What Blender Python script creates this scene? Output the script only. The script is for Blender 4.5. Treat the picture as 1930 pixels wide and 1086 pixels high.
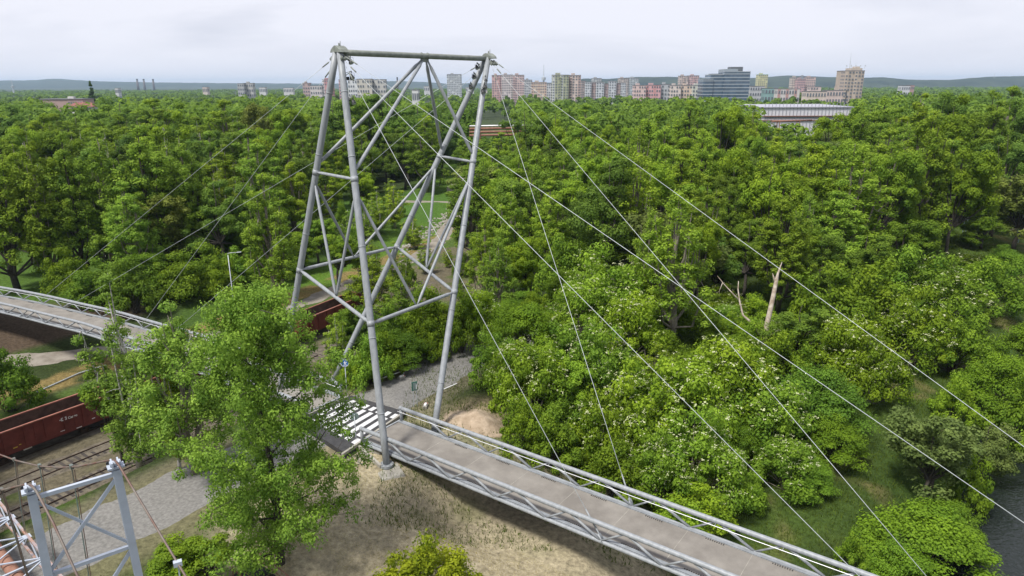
import bpy, math, random
import numpy as np
from mathutils import Vector, Matrix

# ---------------------------------------------------------------- scene, camera, sky, sun
for o in list(bpy.data.objects): bpy.data.objects.remove(o)
SC = bpy.context.scene
COL = SC.collection
R = math.radians
F_PX, PITCH, ROLL, CZ = 1300.0, 16.48, -0.21, 28.0      # 1930 px wide frame
CAM_FW = np.array([0, math.cos(R(PITCH)), -math.sin(R(PITCH))])
_rt = np.array([1.0, 0, 0]); _up = np.cross(_rt, CAM_FW)
CAM_RT = _rt*math.cos(R(ROLL)) + _up*math.sin(R(ROLL))
CAM_UP = -_rt*math.sin(R(ROLL)) + _up*math.cos(R(ROLL))
cd = bpy.data.cameras.new('camera'); cam = bpy.data.objects.new('camera', cd); COL.objects.link(cam)
cd.sensor_width = 36; cd.lens = 36*F_PX/1930; cd.clip_start = 0.1; cd.clip_end = 60000
cam.matrix_world = Matrix(((CAM_RT[0], CAM_UP[0], -CAM_FW[0], 0), (CAM_RT[1], CAM_UP[1], -CAM_FW[1], 0),
                           (CAM_RT[2], CAM_UP[2], -CAM_FW[2], CZ), (0, 0, 0, 1)))
SC.camera = cam
SC.render.resolution_x = 1024; SC.render.resolution_y = 576
SC.view_settings.view_transform = 'Standard'; SC.view_settings.look = 'None'
SC.view_settings.exposure = 0.45; SC.view_settings.gamma = 1.0; SC.view_settings.use_curve_mapping = False

SUN_EL, SUN_AZ = 60.0, 228.0        # azimuth clockwise from +Y
W = bpy.data.worlds.new('World'); SC.world = W; W.use_nodes = True
nt = W.node_tree; nt.nodes.clear()
out = nt.nodes.new('ShaderNodeOutputWorld'); bg = nt.nodes.new('ShaderNodeBackground'); bg.inputs['Strength'].default_value = 0.1
sky = nt.nodes.new('ShaderNodeTexSky'); sky.sky_type = 'NISHITA'; sky.sun_disc = False
sky.sun_elevation = R(SUN_EL); sky.sun_rotation = R(SUN_AZ)
tc = nt.nodes.new('ShaderNodeTexCoord')
mp = nt.nodes.new('ShaderNodeMapping'); mp.inputs['Scale'].default_value = (1.0, 1.3, 5.0); mp.inputs['Rotation'].default_value = (0.12, 0.05, 0.3)
nz = nt.nodes.new('ShaderNodeTexNoise'); nz.inputs['Scale'].default_value = 1.5; nz.inputs['Detail'].default_value = 5; nz.inputs['Roughness'].default_value = 0.5; nz.inputs['Distortion'].default_value = 0.4
rp = nt.nodes.new('ShaderNodeValToRGB'); rp.color_ramp.elements[0].position = 0.38; rp.color_ramp.elements[1].position = 0.58
rp.color_ramp.elements[0].color = (3.7, 3.95, 4.9, 1); rp.color_ramp.elements[1].color = (6.9, 6.9, 7.6, 1)
sep = nt.nodes.new('ShaderNodeSeparateXYZ')
mr = nt.nodes.new('ShaderNodeMapRange'); mr.inputs['From Min'].default_value = 0.0; mr.inputs['From Max'].default_value = 0.09
mixh = nt.nodes.new('ShaderNodeMix'); mixh.data_type = 'RGBA'
mix = nt.nodes.new('ShaderNodeMix'); mix.data_type = 'RGBA'; mix.inputs[0].default_value = 0.93
L = nt.links.new
L(tc.outputs['Generated'], mp.inputs['Vector']); L(mp.outputs[0], nz.inputs['Vector']); L(nz.outputs['Fac'], rp.inputs[0])
L(tc.outputs['Generated'], sep.inputs[0]); L(sep.outputs['Z'], mr.inputs['Value'])
L(mr.outputs[0], mixh.inputs[0]); mixh.inputs[6].default_value = (6.8, 6.9, 7.7, 1); L(rp.outputs[0], mixh.inputs[7])
L(sky.outputs[0], mix.inputs[6]); L(mixh.outputs[2], mix.inputs[7]); L(mix.outputs[2], bg.inputs['Color']); L(bg.outputs[0], out.inputs['Surface'])
sl = bpy.data.lights.new('sun', 'SUN'); sl.energy = 3.8; sl.angle = R(11); sl.color = (1.0, 0.965, 0.90)
so = bpy.data.objects.new('sun', sl); COL.objects.link(so)
_sd = Vector((math.sin(R(SUN_AZ))*math.cos(R(SUN_EL)), math.cos(R(SUN_AZ))*math.cos(R(SUN_EL)), math.sin(R(SUN_EL))))
so.rotation_euler = _sd.to_track_quat('Z', 'Y').to_euler(); so.location = (0, 0, 60)

# ---------------------------------------------------------------- survey helpers: where things stand in the world
def bp(x, y, z=0.0):
    d = CAM_FW + CAM_RT*(x-965)/F_PX - CAM_UP*(y-543)/F_PX
    return np.array([0, 0, CZ]) + d*((z-CZ)/d[2])
def bd(x, y, dep):
    d = CAM_FW + CAM_RT*(x-965)/F_PX - CAM_UP*(y-543)/F_PX
    return np.array([0, 0, CZ]) + d*dep
def pj(P):
    d = np.asarray(P, float) - [0, 0, CZ]; z = d @ CAM_FW
    return 965+F_PX*(d @ CAM_RT)/z, 543-F_PX*(d @ CAM_UP)/z, z
def sm(t): t = np.clip(t, 0, 1); return t*t*(3-2*t)
def polydist(x, y, pts):
    """distance, signed side (right positive) and arc length to a polyline"""
    x = np.asarray(x, float); y = np.asarray(y, float)
    best = np.full(x.shape, 1e9); side = np.zeros(x.shape); arc = np.zeros(x.shape); acc = 0
    for i in range(len(pts)-1):
        ax, ay = pts[i][:2]; bx, by = pts[i+1][:2]; dx, dy = bx-ax, by-ay; l = math.hypot(dx, dy)
        t = np.clip(((x-ax)*dx+(y-ay)*dy)/(l*l), 0, 1); px = ax+t*dx; py = ay+t*dy
        d = np.hypot(x-px, y-py); s = np.sign((x-ax)*dy-(y-ay)*dx); m = d < best
        best = np.where(m, d, best); side = np.where(m, s, side); arc = np.where(m, acc+t*l, arc); acc += l
    return best, side, arc
def smooth_line(pts, n=6):
    P = [np.array(p[:2], float) for p in pts]; P = [2*P[0]-P[1]]+P+[2*P[-1]-P[-2]]; o = []
    for i in range(1, len(P)-2):
        for k in range(n):
            t = k/n; a, b, c, d = P[i-1], P[i], P[i+1], P[i+2]
            o.append(0.5*((2*b)+(-a+c)*t+(2*a-5*b+4*c-d)*t*t+(-a+3*b-3*c+d)*t**3))
    o.append(P[-2]); return o

RAIL = smooth_line([(-72, 16), (-63, 31), (-47.0, 56.3), (-41.7, 64.3), (-34.5, 76.5), (-29.4, 86.1), (-23, 98.4), (-14, 118), (0, 152)])
DROAD = smooth_line([(-92, 62), (-74, 72), (-58.5, 80.2), (-48, 86), (-38.8, 92.8), (-33.6, 103), (-29.5, 113), (-25, 122), (-20, 132), (-16.5, 147), (-15.2, 165), (-13, 178), (-14.1, 193), (-18.7, 215), (-17, 250), (-12, 300)])
PATH = smooth_line([(-33, 26), (-30.5, 33), (-26.5, 39.5), (-22, 46), (-18, 51), (-14, 55), (-10, 60.5), (-6.5, 66.5), (-2.5, 71), (3, 74), (10, 80)])
SPUR = [(-13, 52), (-10, 44), (-7, 36), (-5, 26)]
RIVER_P, RIVER_N = np.array([40.6, 54.1]), np.array([0.71, -0.70])
WATER_Z = -9.0
def vnoise(x, y, s, seed=0):
    x = np.asarray(x, float)/s+seed*17.3; y = np.asarray(y, float)/s+seed*5.7
    xi = np.floor(x); yi = np.floor(y); fx = sm(x-xi); fy = sm(y-yi)
    def h(a, b):
        v = np.sin(a*127.1+b*311.7+seed*74.7)*43758.5453; return v-np.floor(v)
    return (h(xi, yi)*(1-fx)+h(xi+1, yi)*fx)*(1-fy)+(h(xi, yi+1)*(1-fx)+h(xi+1, yi+1)*fx)*fy
def rail_s(x, y):
    d, s, a = polydist(x, y, RAIL); return d*s, a
def river_r(x, y): return (np.asarray(x)-RIVER_P[0])*RIVER_N[0]+(np.asarray(y)-RIVER_P[1])*RIVER_N[1]
def zbase(x, y):
    s, a = rail_s(x, y); r = river_r(x, y)
    dp = np.minimum(polydist(x, y, PATH)[0], polydist(x, y, SPUR)[0]-3)
    east = -3.4*sm((dp-5)/15)
    east = east - 2.6*sm((r+34)/26) - 4.0*sm((r+7)/7.5)
    west = -5.2 + 2.0*sm((-s-16)/18)
    near = -5.2
    z = np.where(s < 0, west, near+(east-near)*sm((s-12.5)/9))
    y_ = np.asarray(y, float)
    q0 = (np.asarray(x)+10.34)*math.cos(R(-35.5))+(y_-50.81)*math.sin(R(-35.5)); q1 = -(np.asarray(x)+10.34)*math.sin(R(-35.5))+(y_-50.81)*math.cos(R(-35.5))
    z = z-np.where(z > -2.7, (z+2.7)*0.95, 0)*sm((q0-4.5)/6.0)*sm((7.5-np.abs(q1))/4.5) - .05*sm((3.2-np.hypot(np.asarray(x)+8.3, y_-45.2))/1.8)
    far = -3.2 + 0*z
    z = z + (far-z)*sm((y_-150)/60)*(1-sm((r+40)/30))
    return z
def zg(x, y):
    x = np.asarray(x, float); y = np.asarray(y, float)
    z = zbase(x, y)
    dp = polydist(x, y, PATH)[0]; k = sm((dp-3)/5)*sm((polydist(x, y, DROAD)[0]-2)/3)
    s = rail_s(x, y)[0]; k = k*(1-0.85*sm((s+9)/3)*sm((15-s)/3))
    z = z + k*(0.5*(vnoise(x, y, 6, 1)-.5)+0.16*(vnoise(x, y, 1.7, 2)-.5))
    # sandy heap beside the path
    return z
def hit(x, y):
    """where the sight line through a pixel of the survey photo meets the ground"""
    z = -3.0
    for _ in range(40):
        p = bp(x, y, z); z2 = float(zg(p[0], p[1]))
        if abs(z2-z) < 0.02: break
        z = z*0.5+z2*0.5
    return np.array([p[0], p[1], float(zg(p[0], p[1]))])
# ---------------------------------------------------------------- object helpers
def props(o, label=None, cat=None, group=None, kind=None):
    if label: o['label'] = label
    if cat: o['category'] = cat
    if group: o['group'] = group
    if kind: o['kind'] = kind
    return o
def empty(name, loc, label=None, cat=None, group=None):
    o = bpy.data.objects.new(name, None); COL.objects.link(o); o.location = [float(v) for v in loc]
    o.empty_display_size = 0.3
    return props(o, label, cat, group)
class MB:
    def __init__(s): s.v = []; s.f = []; s.m = []; s.mi = 0
    def add(s, vs, fs):
        b = len(s.v); s.v += [tuple(float(c) for c in p) for p in vs]; s.f += [tuple(b+i for i in f) for f in fs]; s.m += [s.mi]*len(fs)
    def tube(s, p0, p1, r0, r1=None, n=12, caps=True): s.path([p0, p1], [r0, r0 if r1 is None else r1], n, caps)
    def path(s, pts, rad, n=10, caps=True):
        pts = [np.array(p, float) for p in pts]
        if not hasattr(rad, '__len__'): rad = [rad]*len(pts)
        vs = []; fs = []; prev = None
        for i, p in enumerate(pts):
            t = pts[min(i+1, len(pts)-1)]-pts[max(i-1, 0)]; t /= np.linalg.norm(t)+1e-9
            a = prev if prev is not None else (np.array([0, 0, 1.]) if abs(t[2]) < 0.9 else np.array([1., 0, 0]))
            u = a-t*(a@t); u /= np.linalg.norm(u)+1e-9; w = np.cross(t, u); prev = u
            for k in range(n):
                c = 2*math.pi*k/n; vs.append(p+(u*math.cos(c)+w*math.sin(c))*rad[i])
        for i in range(len(pts)-1):
            for k in range(n): fs.append((i*n+k, i*n+(k+1) % n, (i+1)*n+(k+1) % n, (i+1)*n+k))
        if caps: fs.append(tuple(range(n-1, -1, -1))); fs.append(tuple((len(pts)-1)*n+k for k in range(n)))
        s.add(vs, fs)
    def box(s, c, size, rz=0.0, ax=None):
        c = np.array(c, float); hx, hy, hz = [q/2 for q in size]
        if ax is None:
            ca, sa = math.cos(rz), math.sin(rz); X = np.array([ca, sa, 0]); Y = np.array([-sa, ca, 0]); Z = np.array([0, 0, 1.])
        else: X, Y, Z = ax
        vs = [c+X*hx*i+Y*hy*j+Z*hz*k for k in (-1, 1) for j in (-1, 1) for i in (-1, 1)]
        s.add(vs, [(0, 2, 3, 1), (4, 5, 7, 6), (0, 1, 5, 4), (2, 6, 7, 3), (0, 4, 6, 2), (1, 3, 7, 5)])
    def bar(s, p0, p1, w, h, up=(0, 0, 1)):
        p0 = np.array(p0, float); p1 = np.array(p1, float); d = p1-p0; l = np.linalg.norm(d); X = d/l
        U = np.array(up, float); Y = np.cross(U, X)
        if np.linalg.norm(Y) < 1e-3: Y = np.cross(np.array([1., 0, 0]), X)
        Y /= np.linalg.norm(Y); Z = np.cross(X, Y); s.box((p0+p1)/2, (l, w, h), ax=(X, Y, Z))
    def prism(s, poly, z0, z1):
        n = len(poly); vs = [(p[0], p[1], z0) for p in poly]+[(p[0], p[1], z1) for p in poly]
        a = sum(poly[i][0]*poly[(i+1) % n][1]-poly[(i+1) % n][0]*poly[i][1] for i in range(n))
        fs = [tuple(range(n-1, -1, -1)), tuple(range(n, 2*n))]+[(i, (i+1) % n, n+(i+1) % n, n+i) for i in range(n)]
        if a < 0: fs = [tuple(reversed(f)) for f in fs]
        s.add(vs, fs)
    def disc(s, c, nrm, r, th, n=24):
        c = np.array(c, float); nn = np.array(nrm, float); nn /= np.linalg.norm(nn); s.tube(c-nn*th/2, c+nn*th/2, r, r, n)
    def build(s, name, mats, parent=None, smooth=False, bevel=0):
        me = bpy.data.meshes.new(name); off = parent.location if parent is not None else Vector((0, 0, 0))
        if parent is not None and parent.parent is not None: off = off+parent.parent.location
        me.from_pydata([(a-off[0], b-off[1], c-off[2]) for a, b, c in s.v], [], s.f)
        for m in (mats if isinstance(mats, (list, tuple)) else [mats]): me.materials.append(m)
        if len(set(s.m)) > 1: me.polygons.foreach_set('material_index', s.m)
        if smooth:
            me.polygons.foreach_set('use_smooth', [len(p) <= 4 for p in s.f])
        me.update(); o = bpy.data.objects.new(name, me); COL.objects.link(o)
        if parent is not None: o.parent = parent
        if bevel:
            b = o.modifiers.new('bevel', 'BEVEL'); b.width = bevel; b.segments = 2; b.limit_method = 'ANGLE'
        return o
def single(mb, name, mats, label, cat, group=None, smooth=False, bevel=0):
    """a one-mesh thing whose origin sits at its own base"""
    v = np.array(mb.v); loc = Vector((float(v[:, 0].mean()), float(v[:, 1].mean()), float(v[:, 2].min())))
    class P: parent = None
    p = P(); p.location = loc
    me_o = MB.build.__get__(mb)
    mb2 = MB(); mb2.v = [(a-loc[0], b-loc[1], c-loc[2]) for a, b, c in mb.v]; mb2.f = mb.f; mb2.m = mb.m
    o = mb2.build(name, mats, None, smooth, bevel); o.location = loc
    return props(o, label, cat, group)
def part_of(name, o_parent, loc):
    o = bpy.data.objects.new(name, None); COL.objects.link(o); o.parent = o_parent; o.location = Vector([float(c) for c in loc])-o_parent.location; return o
# ---------------------------------------------------------------- materials
def mat(name, col, rough=0.6, metal=0.0, var=0.0, vscale=3.0, col2=None, detail=6, bump=0.0, bscale=30, spec=0.4, streak=None):
    m = bpy.data.materials.new(name); m.use_nodes = True; n = m.node_tree; b = n.nodes['Principled BSDF']
    b.inputs['Roughness'].default_value = rough; b.inputs['Metallic'].default_value = metal; b.inputs['Specular IOR Level'].default_value = spec
    b.inputs['Base Color'].default_value = (*col, 1)
    g = n.nodes.new('ShaderNodeNewGeometry')
    if var or col2:
        t = n.nodes.new('ShaderNodeTexNoise'); t.inputs['Scale'].default_value = vscale; t.inputs['Detail'].default_value = detail; t.inputs['Roughness'].default_value = 0.62
        if streak:
            mp = n.nodes.new('ShaderNodeMapping'); mp.inputs['Scale'].default_value = streak; n.links.new(g.outputs['Position'], mp.inputs['Vector']); n.links.new(mp.outputs[0], t.inputs['Vector'])
        else: n.links.new(g.outputs['Position'], t.inputs['Vector'])
        r = n.nodes.new('ShaderNodeValToRGB'); c2 = col2 or tuple(min(1, c*(1+var)) for c in col); c1 = col if col2 else tuple(c*(1-var) for c in col)
        r.color_ramp.elements[0].position = 0.36; r.color_ramp.elements[1].position = 0.66
        r.color_ramp.elements[0].color = (*c1, 1); r.color_ramp.elements[1].color = (*c2, 1)
        n.links.new(t.outputs['Fac'], r.inputs[0]); n.links.new(r.outputs[0], b.inputs['Base Color'])
    if bump:
        t = n.nodes.new('ShaderNodeTexNoise'); t.inputs['Scale'].default_value = bscale; t.inputs['Detail'].default_value = 4; n.links.new(g.outputs['Position'], t.inputs['Vector'])
        bu = n.nodes.new('ShaderNodeBump'); bu.inputs['Strength'].default_value = bump; bu.inputs['Distance'].default_value = 0.1
        n.links.new(t.outputs['Fac'], bu.inputs['Height']); n.links.new(bu.outputs[0], b.inputs['Normal'])
    return m
M = {}
M['steel'] = mat('painted_steel', (0.215, 0.23, 0.24), 0.45, 0.0, col2=(0.30, 0.315, 0.335), vscale=1.1, detail=9, streak=(4, 4, .6))
M['steel_dim'] = mat('greenish_grey_steel', (0.20, 0.215, 0.19), 0.55, 0.0, var=0.22, vscale=2.2)  # darker, slightly greenish grey for the cross beam, caps and fittings
M['steel_plate'] = mat('deck_edge_steel', (0.22, 0.235, 0.25), 0.5, 0.0, var=0.2, vscale=2.0)
M['cable'] = mat('galvanised_cable', (0.46, 0.49, 0.50), 0.45, 0.2)
M['wire'] = mat('stainless_handrail', (0.78, 0.78, 0.80), 0.35, 0.2)
M['deck'] = mat('deck_concrete', (0.165, 0.15, 0.132), 0.9, var=0.0, col2=(0.245, 0.226, 0.20), vscale=0.55, detail=9, bump=0.15, bscale=18)
M['slot'] = mat('drain_slot', (0.03, 0.03, 0.03), 0.9)
M['conc'] = mat('concrete', (0.24, 0.225, 0.195), 0.9, col2=(0.38, 0.36, 0.31), vscale=1.4, bump=0.3, bscale=9)
M['asph'] = mat('asphalt', (0.030, 0.030, 0.032), 0.85, col2=(0.055, 0.054, 0.055), vscale=2.2, bump=0.2, bscale=30)
M['paint'] = mat('road_paint', (0.56, 0.56, 0.56), 0.7, var=0.12, vscale=5)
M['gravel'] = mat('gravel', (0.14, 0.135, 0.125), 0.95, col2=(0.235, 0.225, 0.21), vscale=4.5, detail=12, bump=0.35, bscale=22)
M['dirt'] = mat('packed_dirt', (0.18, 0.155, 0.125), 0.95, col2=(0.29, 0.26, 0.22), vscale=0.7, detail=12, bump=0.5, bscale=8)
M['ballast'] = mat('ballast', (0.075, 0.063, 0.047), 0.95, col2=(0.17, 0.145, 0.105), vscale=1.6, detail=12, bump=0.9, bscale=9)
M['sand'] = mat('sand', (0.26, 0.195, 0.13), 0.95, col2=(0.42, 0.33, 0.24), vscale=1.2, detail=10, bump=0.6, bscale=6)
M['rustrail'] = mat('rusty_rail', (0.07, 0.045, 0.035), 0.6, 0.3, var=0.3, vscale=6)
M['sleeper'] = mat('sleeper_wood', (0.05, 0.042, 0.036), 0.9, var=0.35, vscale=3)
M['bark'] = mat('bark', (0.055, 0.047, 0.038), 0.95, var=0.35, vscale=5)
M['bark_pale'] = mat('pale_bark', (0.20, 0.175, 0.14), 0.9, var=0.3, vscale=4)
M['birch'] = mat('birch_bark', (0.60, 0.57, 0.52), 0.8, col2=(0.10, 0.09, 0.08), vscale=2.2, streak=(1.2, 1.2, 5))
M['deadwood'] = mat('dead_wood', (0.26, 0.20, 0.15), 0.9, col2=(0.50, 0.44, 0.37), vscale=1.8)
M['rust'] = mat('wagon_oxide', (0.095, 0.018, 0.014), 0.6, col2=(0.17, 0.036, 0.028), vscale=0.9, detail=8)
M['rust_in'] = mat('wagon_inside', (0.05, 0.028, 0.02), 0.85, col2=(0.12, 0.07, 0.05), vscale=1.1, detail=8)
M['rust_rim'] = mat('wagon_rim', (0.30, 0.12, 0.085), 0.55, var=0.2, vscale=1.5)
M['black'] = mat('black_metal', (0.018, 0.018, 0.02), 0.6)
M['letter'] = mat('white_lettering', (0.72, 0.70, 0.68), 0.6)
M['letter_dim'] = mat('faded_lettering', (0.40, 0.33, 0.31), 0.7)
M['yellow'] = mat('yellow_mark', (0.6, 0.4, 0.05), 0.6)
M['pb'] = mat('pale_blue_paint', (0.40, 0.44, 0.51), 0.45, var=0.07, vscale=1.5)
M['pb_rust'] = mat('chipped_blue_paint', (0.30, 0.335, 0.40), 0.55, col2=(0.36, 0.17, 0.08), vscale=1.7, detail=8)
M['pipe'] = mat('rusty_pipe', (0.19, 0.085, 0.055), 0.75, col2=(0.28, 0.15, 0.105), vscale=1.5, detail=9)
M['rope'] = mat('old_wire_rope', (0.17, 0.15, 0.13), 0.6, 0.2, col2=(0.13, 0.06, 0.045), vscale=0.8)
M['rope_g'] = mat('green_grey_hanger', (0.16, 0.23, 0.22), 0.6, 0.2, col2=(0.12, 0.07, 0.05), vscale=0.5)
M['lamp_grey'] = mat('lamp_galvanised', (0.48, 0.51, 0.54), 0.45, 0.1)
M['flood'] = mat('floodlight_black', (0.02, 0.021, 0.023), 0.5)
M['glass'] = mat('lamp_glass', (0.35, 0.37, 0.40), 0.15, 0, spec=0.6)
M['sign_blue'] = mat('sign_blue', (0.012, 0.13, 0.42), 0.4)
M['sign_white'] = mat('sign_white', (0.8, 0.8, 0.8), 0.5)
M['sign_back'] = mat('sign_back', (0.20, 0.27, 0.26), 0.5, 0.2, var=0.1)
M['sign_green'] = mat('sign_green', (0.03, 0.14, 0.10), 0.5)
M['red'] = mat('barrier_red', (0.45, 0.05, 0.03), 0.6)
# ---------------------------------------------------------------- the ground sheet
def grow(a, b, step, lo, hi, g=1.16):
    v = list(np.arange(a, b+1e-6, step)); s = step
    x = b
    while x < hi: s *= g; x += s; v.append(x)
    s = step; x = a; l = []
    while x > lo: s *= g; x -= s; l.append(x)
    return np.array(l[::-1]+v)
gx = grow(-92, 92, 0.65, -14000, 14000); gy = grow(24, 190, 0.65, -400, 16000)
GX, GY = np.meshgrid(gx, gy); GZ = zg(GX.ravel(), GY.ravel()).reshape(GX.shape)
def zone_colours(x, y):
    s, a = rail_s(x, y); r = river_r(x, y); dp = polydist(x, y, PATH)[0]; ds = polydist(x, y, SPUR)[0]; dd = polydist(x, y, DROAD)[0]
    n1 = vnoise(x, y, 5, 3); n2 = vnoise(x, y, 2.2, 4); n3 = vnoise(x, y, 12, 5)
    c = np.zeros((x.size, 3)); c[:] = (0.035, 0.05, 0.016)
    def lay(col, w):
        nonlocal c
        w = np.clip(w, 0, 1)[:, None]; c = c*(1-w)+np.array(col)*w
    lay((0.060, 0.115, 0.018), sm((n3-.35)*4)*0.6)                                   # grass under the wood
    lay((0.06, 0.095, 0.018), sm((r+33)/6)*sm((-4-r)/4))                             # meadow strip on the bank
    lay((0.035, 0.06, 0.014), sm((r+20)/8)*sm((-3-r)/4)*n1)
    lay((0.085, 0.155, 0.020), sm((14-dd)/4)*sm((y-96)/10)*(s < -3)*0.9)
    lay((0.06, 0.12, 0.020), sm((26-np.hypot(x+24, y-186))/6))
    lay((0.07, 0.125, 0.022), sm((30-np.hypot(x+88, y-112))/8))
    lay((0.13, 0.11, 0.075), sm((s+13)/2)*sm((17-s)/3)*0.9)                          # rail yard
    lay((0.07, 0.10, 0.025), sm((s+13)/2)*sm((17-s)/3)*sm((n2*.6+n1*.6-.62)*5)*.8)
    lay((0.05, 0.085, 0.016), sm((s-12)/2)*sm((23-s)/2)*sm((n1-.2)*4))               # bank below the path
    lay((0.20, 0.15, 0.06), sm((s+18)/1.2)*sm((-12.2-s)/1.2)*sm((n2-.22)*5))         # ochre dry strip
    lay((0.07, 0.11, 0.025), sm((s+12.5)/1.2)*sm((-7-s)/1.5)*sm((n1-.3)*4))
    lay((0.085, 0.062, 0.043), sm((-s-25)/2)*sm((s+46)/5)*sm((100-y)/6)*sm((-x-44)/3))  # bare soil slope under the left bridge
    lay((0.14, 0.125, 0.05), sm((r+26)/6)*sm((-3-r)/3)*sm((n1*.5+n2*.6-.58)*5)*.8)
    dg = np.minimum(ds-3, np.hypot((x+2)/1.6, y-40)-6)                                # dry lawn south-east of the crossing
    w = sm((7-dg)/4)*sm((s-21)/2.5)
    lay((0.36, 0.31, 0.21), w)
    lay((0.16, 0.165, 0.07), w*sm((n1*.55+n2*.55-.58)*5)*.6)
    lay((0.20, 0.17, 0.12), sm((5-np.hypot((x-4)/1.8, y-46))/3))  # soil darkened below the right footbridge, its shadow put into the colour
    lay((0.07, 0.10, 0.02), sm((x-5)/5)*sm((48-y)/3)*sm((n2-.25)*4)*.8)
    lay((0.17, 0.15, 0.10), sm((5.5-dp)/1.5)*0.7)
    lay((0.26, 0.21, 0.13), sm((4.5-np.hypot(x+2.6, y-55.5))/2.5)*0.9)
    lay((0.16, 0.15, 0.08), sm((7-dp)/2.5)*sm((s-22)/2)*sm((51-y)/5)*.7)              # verge of the path
    lay((0.045, 0.06, 0.03), sm((y-400)/300))
    return c
def grid_mesh(name, X, Y, Z, colf=None, smooth=True):
    ny, nx = X.shape; me = bpy.data.meshes.new(name); nv = nx*ny
    co = np.stack([X.ravel(), Y.ravel(), Z.ravel()], 1); idx = np.arange(nv).reshape(ny, nx)
    q = np.stack([idx[:-1, :-1], idx[:-1, 1:], idx[1:, 1:], idx[1:, :-1]], -1).reshape(-1, 4)
    me.vertices.add(nv); me.vertices.foreach_set('co', co.ravel().astype(np.float32))
    me.loops.add(q.size); me.loops.foreach_set('vertex_index', q.ravel().astype(np.int32))
    me.polygons.add(len(q)); me.polygons.foreach_set('loop_start', (np.arange(len(q))*4).astype(np.int32)); me.polygons.foreach_set('loop_total', np.full(len(q), 4, np.int32))
    if smooth: me.polygons.foreach_set('use_smooth', np.ones(len(q), bool))
    me.update(calc_edges=True)
    if colf is not None:
        c = colf(co[:, 0], co[:, 1]); a = me.color_attributes.new('soil', 'FLOAT_COLOR', 'POINT')
        a.data.foreach_set('color', np.concatenate([c, np.ones((nv, 1))], 1).ravel().astype(np.float32))
    o = bpy.data.objects.new(name, me); COL.objects.link(o); return o
gm = bpy.data.materials.new('ground_soil'); gm.use_nodes = True; n = gm.node_tree; b = n.nodes['Principled BSDF']; b.inputs['Roughness'].default_value = 1; b.inputs['Specular IOR Level'].default_value = 0.1
at = n.nodes.new('ShaderNodeAttribute'); at.attribute_name = 'soil'; g = n.nodes.new('ShaderNodeNewGeometry')
t1 = n.nodes.new('ShaderNodeTexNoise'); t1.inputs['Scale'].default_value = 2.6; t1.inputs['Detail'].default_value = 14; t1.inputs['Roughness'].default_value = 0.72
r1 = n.nodes.new('ShaderNodeMapRange'); r1.inputs['From Min'].default_value = 0.3; r1.inputs['From Max'].default_value = 0.7; r1.inputs['To Min'].default_value = 0.45; r1.inputs['To Max'].default_value = 1.55
mm = n.nodes.new('ShaderNodeVectorMath'); mm.operation = 'SCALE'
bu = n.nodes.new('ShaderNodeBump'); bu.inputs['Strength'].default_value = 0.8; bu.inputs['Distance'].default_value = 0.25
n.links.new(g.outputs['Position'], t1.inputs['Vector']); n.links.new(t1.outputs['Fac'], r1.inputs['Value']); n.links.new(at.outputs['Color'], mm.inputs[0]); n.links.new(r1.outputs[0], mm.inputs['Scale'])
n.links.new(mm.outputs[0], b.inputs['Base Color']); n.links.new(t1.outputs['Fac'], bu.inputs['Height']); n.links.new(bu.outputs[0], b.inputs['Normal'])
ground = grid_mesh('ground', GX, GY, GZ, zone_colours); ground.data.materials.append(gm); props(ground, kind='structure')

def ribbon(name, pts, wl, wr, m, lift=0.02, step=0.5, cross=7, jag=0.0, kind='structure', flat=None):
    P = []
    for i in range(len(pts)-1):
        a = np.array(pts[i][:2], float); c = np.array(pts[i+1][:2], float); k = max(1, int(np.hypot(*(c-a))/step))
        for j in range(k): P.append(a+(c-a)*j/k)
    P.append(np.array(pts[-1][:2], float)); P = np.array(P); T = np.gradient(P, axis=0); T /= np.linalg.norm(T, axis=1)[:, None]; N = np.stack([T[:, 1], -T[:, 0]], 1)
    X = np.zeros((len(P), cross)); Y = X.copy()
    for k in range(cross):
        f = k/(cross-1); w = -wl+(wl+wr)*f
        ww = w+(jag*(vnoise(P[:, 0], P[:, 1], 1.6, k+9)-.5)*(1 if k in (0, cross-1) else 0))
        X[:, k] = P[:, 0]+N[:, 0]*ww; Y[:, k] = P[:, 1]+N[:, 1]*ww
    Z = zg(X.ravel(), Y.ravel()).reshape(X.shape)+lift
    Z[:, 0] -= lift+.03; Z[:, -1] -= lift+.03
    o = grid_mesh(name, X, Y, Z); o.data.materials.append(m); props(o, kind=kind); return o
ribbon('gravel_path', PATH, 3.3, 3.2, M['gravel'], 0.05, 0.5, 9, 1.6)
dr = ribbon('dirt_road', DROAD, 1.7, 1.9, M['dirt'], 0.06, 0.6, 9, 1.6)
# branch of the dirt road across the lawn
ribbon('dirt_branch_road', smooth_line([(-14.2, 186), (-18, 189), (-25, 190.5), (-33, 190.8)]), 1.6, 1.6, M['dirt'], 0.075, 0.7, 5, 1.2)
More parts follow.
